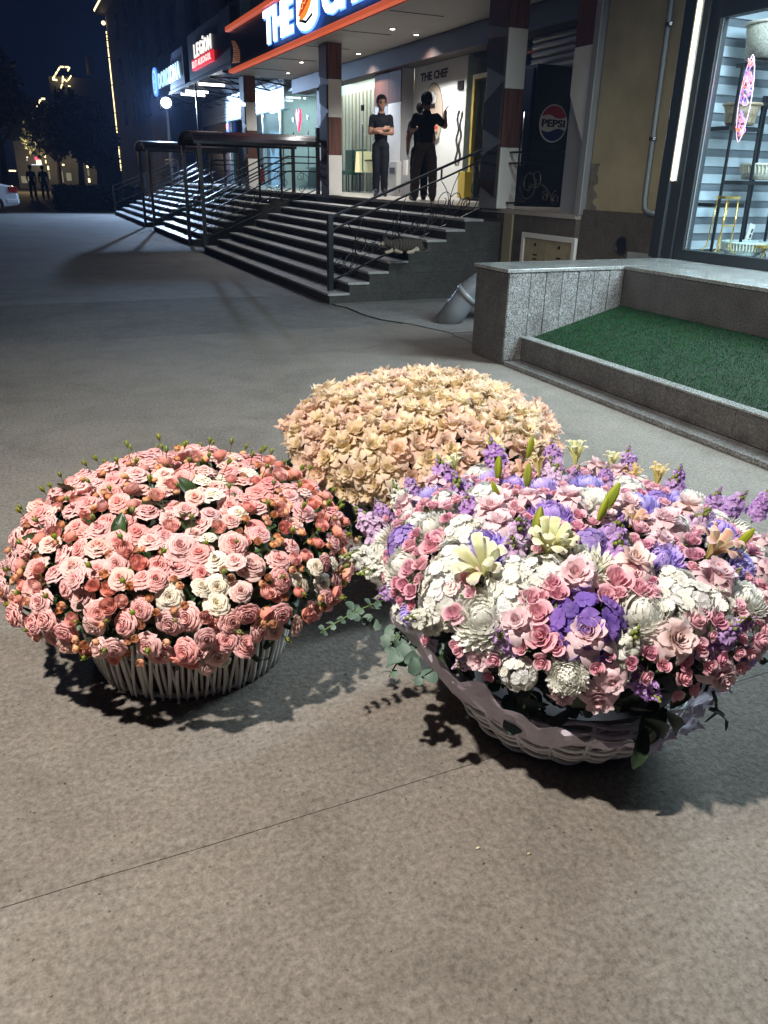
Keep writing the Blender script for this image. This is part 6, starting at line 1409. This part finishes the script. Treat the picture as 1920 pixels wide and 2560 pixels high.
B5 = [('wh', 900, 760, .085), ('wh', 830, 950, .075), ('wh', 780, 1110, .095), ('wh', 740, 1265, .085), ('wh', 1310, 1110, .085), ('wh', 1300, 1290, .080), ('wh', 1520, 1060, .075), ('wh', 1080, 480, .075), ('wh', 760, 520, .055), ('wh', 1030, 300, .055), ('ph', 430, 830, .075), ('wm', 1650, 1420, .03),
      ('wm', 660, 720, .062), ('wm', 290, 840, .058), ('wm', 430, 1020, .068), ('wm', 1050, 1430, .078), ('lm', 640, 480, .058), ('lm', 1120, 350, .050), ('lm', 1520, 415, .055), ('lm', 1560, 620, .062), ('lm', 1070, 880, .068), ('gr', 500, 585, .060), ('gr', 1140, 620, .062), ('gr', 1190, 730, .055), ('gr', 700, 400, .045), ('gr', 1340, 1480, .055), ('gr', 1440, 540, .055), ('gr', 920, 400, .04),
      ('wl', 1070, 1060, .085), ('wl', 1560, 920, .075), ('pl', 1350, 320, .055), ('pt', 1490, 250, .045), ('wl', 850, 270, .045),
      ('ws', 690, 1450, .11), ('sr', 530, 890, .026), ('sr', 690, 900, .030), ('sr', 735, 830, .024), ('sr', 520, 1065, .026), ('sr', 610, 1035, .026), ('sr', 840, 1215, .028), ('sr', 970, 1140, .027), ('sr', 865, 1400, .027), ('sr', 985, 1255, .018), ('sr', 810, 590, .022), ('sr', 690, 590, .02), ('sr', 455, 640, .02), ('sr', 345, 690, .02), ('sr', 440, 715, .02), ('sr', 1440, 1290, .027), ('sr', 1525, 1285, .018), ('sr', 1585, 1180, .027), ('sr', 1490, 1410, .031), ('sr', 1510, 1575, .033), ('sr', 1620, 1640, .024), ('sr', 1640, 770, .024), ('sr', 1650, 830, .022), ('sm', 440, 1165, .022), ('sm', 490, 1185, .022), ('sm', 545, 1230, .022), ('sm', 800, 690, .018), ('sr', 1490, 930, .016), ('sm', 570, 800, .018)]
B6 = [('lm', 280, 390, .052), ('lm', 690, 560, .066), ('lm', 1310, 750, .052), ('lm', 850, 960, .060), ('lm', 1460, 1010, .05), ('lm', 20, 620, .055), ('wm', 280, 1000, .070), ('wm', 720, 1390, .078), ('wm', 1480, 770, .06), ('wm', 1500, 1280, .062), ('wm', 1080, 510, .055), ('wm', 330, 500, .06), ('wh', 230, 500, .06), ('wh', 950, 1170, .07), ('wh', 1080, 1290, .085), ('wh', 1290, 1340, .07), ('wh', 940, 1400, .07), ('wh', 1600, 940, .055), ('wh', 960, 700, .05), ('wh', 690, 380, .05),
      ('ph', 290, 810, .055), ('dh', 260, 1440, .100), ('ph', 800, 500, .05), ('gr', 130, 540, .058), ('gr', 330, 290, .05), ('gr', 500, 330, .05), ('gp', 1040, 600, .058), ('gr', 580, 580, .05), ('gr', 870, 720, .062), ('gr', 190, 1120, .066), ('gp', 620, 1030, .066), ('gr', 1230, 1130, .068), ('gr', 270, 1570, .068), ('gp', 920, 1590, .064), ('gr', 1610, 1080, .06), ('gr', 1640, 860, .045), ('gr', 830, 850, .045), ('gr', 1640, 1310, .045),
      ('pl', 1240, 910, .075), ('wl', 180, 210, .055), ('wl', 460, 240, .04), ('pt', 620, 340, .045), ('pt', 815, 330, .046), ('wl', 40, 900, .06), ('pl', 620, 690, .045),
      ('sr', 50, 745, .024), ('sr', 50, 825, .022), ('sr', 130, 870, .027), ('sr', 190, 750, .022), ('sr', 410, 1285, .026), ('sr', 490, 1150, .034), ('sr', 670, 1230, .028), ('sm', 1080, 970, .024), ('sm', 1520, 845, .022), ('sm', 1520, 935, .024), ('sr', 625, 1110, .024), ('sr', 660, 760, .026), ('sr', 1120, 1390, .022), ('sr', 1080, 1460, .026), ('sm', 1240, 1450, .024), ('sr', 1560, 1590, .026), ('sr', 1400, 1360, .024), ('sr', 1600, 1540, .022), ('sr', 50, 1265, .024), ('sm', 10, 1170, .02), ('sm', 700, 900, .022), ('sr', 510, 1260, .02), ('sm', 1060, 860, .02), ('sr', 1110, 1640, .022), ('sr', 760, 1240, .02)]
S5 = [('ls', 1150, 150, .13), ('ls', 750, 300, .13), ('ls', 890, 440, .14), ('ps', 170, 680, .14), ('ls', 275, 580, .085), ('ls', 1600, 150, .11), ('ps', 1590, 300, .12), ('ps', 1340, 760, .14), ('ls', 960, 560, .1), ('ls', 340, 1240, .10), ('ls', 1220, 1560, .11), ('ws', 120, 960, .14), ('ws', 220, 1070, .11), ('ws', 420, 480, .12), ('ls', 1390, 720, .07), ('ps', 1290, 880, .11), ('ls', 500, 380, .07)]
S6 = [('ls', 590, 200, .10), ('ls', 940, 400, .12), ('ls', 980, 310, .07), ('ls', 1430, 530, .10), ('ls', 1250, 520, .10), ('ps', 1120, 690, .13), ('ls', 1190, 640, .09), ('ps', 50, 360, .12), ('ls', 470, 770, .13), ('ls', 500, 890, .11), ('ls', 1340, 1540, .12), ('ps', 1410, 1470, .08), ('ws', 600, 1600, .13), ('ls', 1500, 1460, .06), ('ls', 1640, 500, .08)]
LB = [(1190, 370, 0, .045), (1410, 430, 0, .045), (1420, 200, 10, .042), (1180, 520, -25, .032), (1470, 820, 8, .055)]
LB6 = [(400, 620, 25, .055), (1400, 900, 35, .042), (360, 690, 15, .04)]
rg = random.Random(13); fixed = []
def put_bloom(k, p, n, r):
    if k in ('wm', 'lm'): r *= 1.16
    elif RAD[k] > .05 and k != 'dh': r *= .92
    if n.z < 0: n = Vector((n.x, n.y, n.z*.3)).normalized()
    ax = tilt(n, rg, .12, .16)
    # lean towards the lighter, open side a little
    q = p-ax*(r*.55) if k == 'pt' else p-n*(r*.42) if k in ('wh', 'ph', 'dh', 'wm', 'lm') else (p+n*.012 if k in ('sr', 'sm') else p)
    r = r*1.14 if k in ('sr', 'sm') else r
    o = inst(NAMES[k], rg.choice(K[k]), fa3, frame(q, ax, rg.uniform(0, 6.28), r)); fixed.append((k, p, n, r*.8))
    if k in ('ph', 'dh'): o['label'] = PLAB[k]
for L_, tf_ in ((B5, a5), (B6, a6)):
    for k, x, y, r in L_:
        p, n = hit_dome(ER, *tf_(x, y)); put_bloom(k, p, n, r)
camr = _r.normalized()
for L_, tf_ in ((S5, a5), (S6, a6)):
    for k, x, y, r in L_:
        p, n = hit_dome(ER, *tf_(x, y)); rim = Vector((n.x, n.y, 0)).length
        ax = (n*.75+Vector((0, 0, .35 if n.z > .35 else -.05))+Vector((rg.gauss(0, .15), rg.gauss(0, .15), 0))).normalized()
        inst('stock_flower', rg.choice(K[k]), fa3, frame(p-ax*r*.62, ax, rg.uniform(0, 6.28), (r*1.0, r*1.0, r*.95))); fixed.append((k, p, n, r*.35))
for L_, tf_ in ((LB, a5), (LB6, a6)):
    for x, y, a, r in L_:
        p, n = hit_dome(ER, *tf_(x, y)); ax = (Vector((0, 0, 1))+n*.2+camr*math.tan(R(a))).normalized()
        inst('lily_bud', rg.choice(K['lb']), fa3, frame(p+ax*r*.5+n*.015, ax, rg.uniform(0, 6.28), (r*.95, r*.95, r*.85)))
        for s in range(3): inst('leaf', LILYLEAF, fa3, frame(p-ax*r*.5, tilt(ax, rg, 0, .5), rg.uniform(0, 6.28), rg.uniform(.05, .085)))
fill = scatter(ER, -.50, 1.5, [('gr', (.036, .05), 3), ('wm', (.038, .052), 1.6), ('lm', (.032, .045), 1.6), ('wh', (.038, .055), 2), ('sr', (.019, .025), 4), ('sm', (.016, .021), 1), ('ls', (.04, .055), 2), ('ps', (.04, .055), 2)], 41, 12000, .76, fixed, -.45)
for k, p, n, r in fill:
    if n.z < 0:
        n = Vector((n.x, n.y, n.z*.3)).normalized()
        if k in ('sr', 'sm') and rg.random() < .5: continue
        if p.z < ER[2]-.085: continue
    if k in ('ls', 'ps'): inst('stock_flower', rg.choice(K[k]), fa3, frame(p-n*r, tilt(n, rg, .3, .2), rg.uniform(0, 6.28), r*1.7))
    else: inst(NAMES[k], rg.choice(K[k]), fa3, frame(p-n*(.012 if r > .03 else -.004), tilt(n, rg, .12, .2), rg.uniform(0, 6.28), r))
core(ER, fa3, .80); foliage((1.30, 1.56, .45, .50, .20), 700, 7, fa3, LEAFD, M['leafd'], .085, -1.0, 1.3, .86)
# lilac wrapping paper, crumpled, standing out of the basket rim
def paper():
    n, m_ = 150, 9; rg_ = np.random.default_rng(5); vs = []; fs = []
    ph = rg_.uniform(0, 6.28, 12); cr = rg_.normal(0, 1, (m_+1, n))
    for j in range(m_+1):
        t = j/m_
        for i in range(n):
            a = 2*math.pi*i/n; lob = .5+.5*math.sin(a*2+1.1)*.6+.25*math.sin(a*5+ph[0])+.12*math.sin(a*11+ph[1])
            left = max(0, math.cos(a-R(180))); front = max(0, math.cos(a-R(236)))
            hgt = .055+.04*lob+.17*left**1.5+.02*max(0, math.cos(a-R(330)))-.035*front; out = .368+(.065+.03*lob+.085*left)*t**.9
            fold = (.010*math.sin(a*17+ph[2]+2*t)+.007*math.sin(a*31+ph[3]-3*t)+.006*math.sin(a*53+ph[5]+5*t)+.004*cr[j, i])*(.25+.9*t)
            vs.append((1.325+(out+fold)*math.cos(a), 1.565+(out+fold)*math.sin(a), .142+.016*math.sin(a*7+ph[6])*(1-t)+hgt*1.15*t+.004*math.sin(a*23+ph[4])*t+.0025*cr[j, (i*3) % n]))
    for j in range(m_):
        for i in range(n): fs.append((j*n+i, j*n+(i+1) % n, (j+1)*n+(i+1) % n, (j+1)*n+i))
    mb = MB(); mb.add(vs, fs); pm, nt, N, L, b = node_mat('lilac_paper'); b.inputs["Base Color"].default_value = (.76, .69, .80, 1); b.inputs["Roughness"].default_value = .42
    tr = N.new("ShaderNodeBsdfTranslucent"); tr.inputs[0].default_value = (.58, .48, .64, 1); mx = N.new("ShaderNodeMixShader"); mx.inputs[0].default_value = .25
    L.new(b.outputs[0], mx.inputs[1]); L.new(tr.outputs[0], mx.inputs[2]); L.new(mx.outputs[0], N["Material Output"].inputs[0])
    mb.build('wrapping_paper', pm, fa3, False, fix=False)
paper()
# eucalyptus and dark leaves round the rim
def sprig(p, ax, l, nl, s, par):
    o = None; ax = Vector(ax).normalized(); sidev = ax.cross(Vector((0, 0, 1))).normalized(); mb = MB(); pts = [p+ax*(l*t)+Vector((0, 0, -.10*l*t*t*2)) for t in [i/5 for i in range(6)]]
    mb.tube(pts, .0022, 5); o = mb.build('eucalyptus_sprig', M['stem'], par, True)
    for i in range(nl):
        t = (i+.6)/nl; c = p+ax*(l*t)+Vector((0, 0, -.10*l*t*t*2))
        for s_ in (-1, 1):
            d = (sidev*s_+ax*.5+Vector((0, 0, rg.uniform(-.1, .5)))).normalized(); nrm = (Vector((0, 0, 1))+Vector((rg.gauss(0, .4), rg.gauss(0, .4), 0))-d*Vector((0, 0, 1)).dot(d)).normalized()
            x = (d-nrm*d.dot(nrm)).normalized(); y = nrm.cross(x); k = s*rg.uniform(.75, 1.15)*(1-.3*t)
            Mx = Matrix(((x.x*k, y.x*k, nrm.x*k, c.x), (x.y*k, y.y*k, nrm.y*k, c.y), (x.z*k, y.z*k, nrm.z*k, c.z), (0, 0, 0, 1)))
            lf = inst('leaf', EUC, o, Mx)
for i in range(26):
    a = rg.uniform(R(120), R(330)); r0 = rg.uniform(.36, .43); p = Vector((1.30+r0*math.cos(a), 1.56+r0*math.sin(a), rg.uniform(.34, .42)))
    sprig(p, (math.cos(a+rg.gauss(0, .3)), math.sin(a+rg.gauss(0, .3)), rg.uniform(-.1, .4)), rg.uniform(.05, .09), rg.choice((2, 3)), rg.uniform(.034, .050), fa3)
for x, y, z, dx, dy, s, n_ in ((905, 1518, .40, -1, -.1, .030, 7), (1010, 1565, .38, -.8, -.5, .05, 3), (1310, 1745, .27, -.3, -1, .085, 2), (1420, 1735, .27, .1, -1, .06, 3), (1880, 1640, .36, 1, -.2, .04, 5), (1000, 1640, .33, -.8, -.6, .045, 4), (1505, 1690, .34, .1, -1, .06, 2)):
    q = P(x, y, Z=z); d = Vector((dx, dy, -.05)).normalized(); sprig(q-d*.07, d, .13 if n_ < 6 else .2, n_, s, fa3)
for x, y, z in ((1640, 1750, .27), (1660, 1770, .26), (1180, 1700, .30), (1270, 1690, .30), (1720, 1660, .33)):
    q = P(x, y, Z=z); inst('leaf', LEAFD, fa3, frame(q, (rg.gauss(0, .4), -.6, .7), rg.uniform(0, 6.28), rg.uniform(.09, .13)))
for x, y, sz, n_ in ((1310, 1735, .050, 5), (1285, 1780, .055, 3), (1415, 1735, .045, 4), (1450, 1760, .04, 3), (1500, 1700, .045, 4), (1180, 1640, .04, 3), (1120, 1610, .04, 3), (1000, 1590, .042, 4), (1015, 1650, .045, 4), (975, 1620, .03, 4), (1060, 1690, .035, 3), (1240, 1690, .04, 3), (1600, 1720, .04, 3), (1735, 1690, .04, 3), (1830, 1650, .035, 3), (880, 1530, .03, 4), (930, 1540, .032, 4)):
    q = P(x, y, Z=.20 if 1150 < x < 1700 else .33); tc_ = (CP-q).normalized(); q = q+tc_*.04
    for i in range(n_): inst('leaf', EUC, fa3, frame(q+Vector((rg.gauss(0, .006), rg.gauss(0, .006), rg.gauss(0, .006))), tilt(tc_, rg, .5, .35), 6.283*i/n_+rg.uniform(-.4, .4), sz*rg.uniform(.8, 1.15)))
for i in range(90):
    a = rg.uniform(R(110), R(340)); r0 = rg.uniform(.33, .47); inst('leaf', LEAFD, fa3, frame((1.30+r0*math.cos(a), 1.56+r0*math.sin(a), rg.uniform(.27, .42)), (math.cos(a)+rg.gauss(0, .4), math.sin(a)+rg.gauss(0, .4), .5+rg.gauss(0, .4)), rg.uniform(0, 6.28), rg.uniform(.06, .10)))

# ------------------------------------------------------------------ thin haze added to make the glow round the floodlight and the signs
hz = MB().box(-264, 264, -44, 424, -1.4, 21).build('haze', None); hz.data.materials.clear()
hm_ = bpy.data.materials.new('glow_haze'); hm_.use_nodes = True; hm_.node_tree.nodes.remove(hm_.node_tree.nodes['Principled BSDF'])
pv = hm_.node_tree.nodes.new('ShaderNodeVolumePrincipled'); pv.inputs['Density'].default_value = 0.0008; pv.inputs['Color'].default_value = (.40, .58, 1.0, 1); pv.inputs['Anisotropy'].default_value = .35
hm_.node_tree.links.new(pv.outputs[0], hm_.node_tree.nodes['Material Output'].inputs['Volume']); hz.data.materials.append(hm_); hz['kind'] = 'stuff'; hz['label'] = 'thin bluish haze added for the glow round the lights'
SC.cycles.volume_bounces = 0
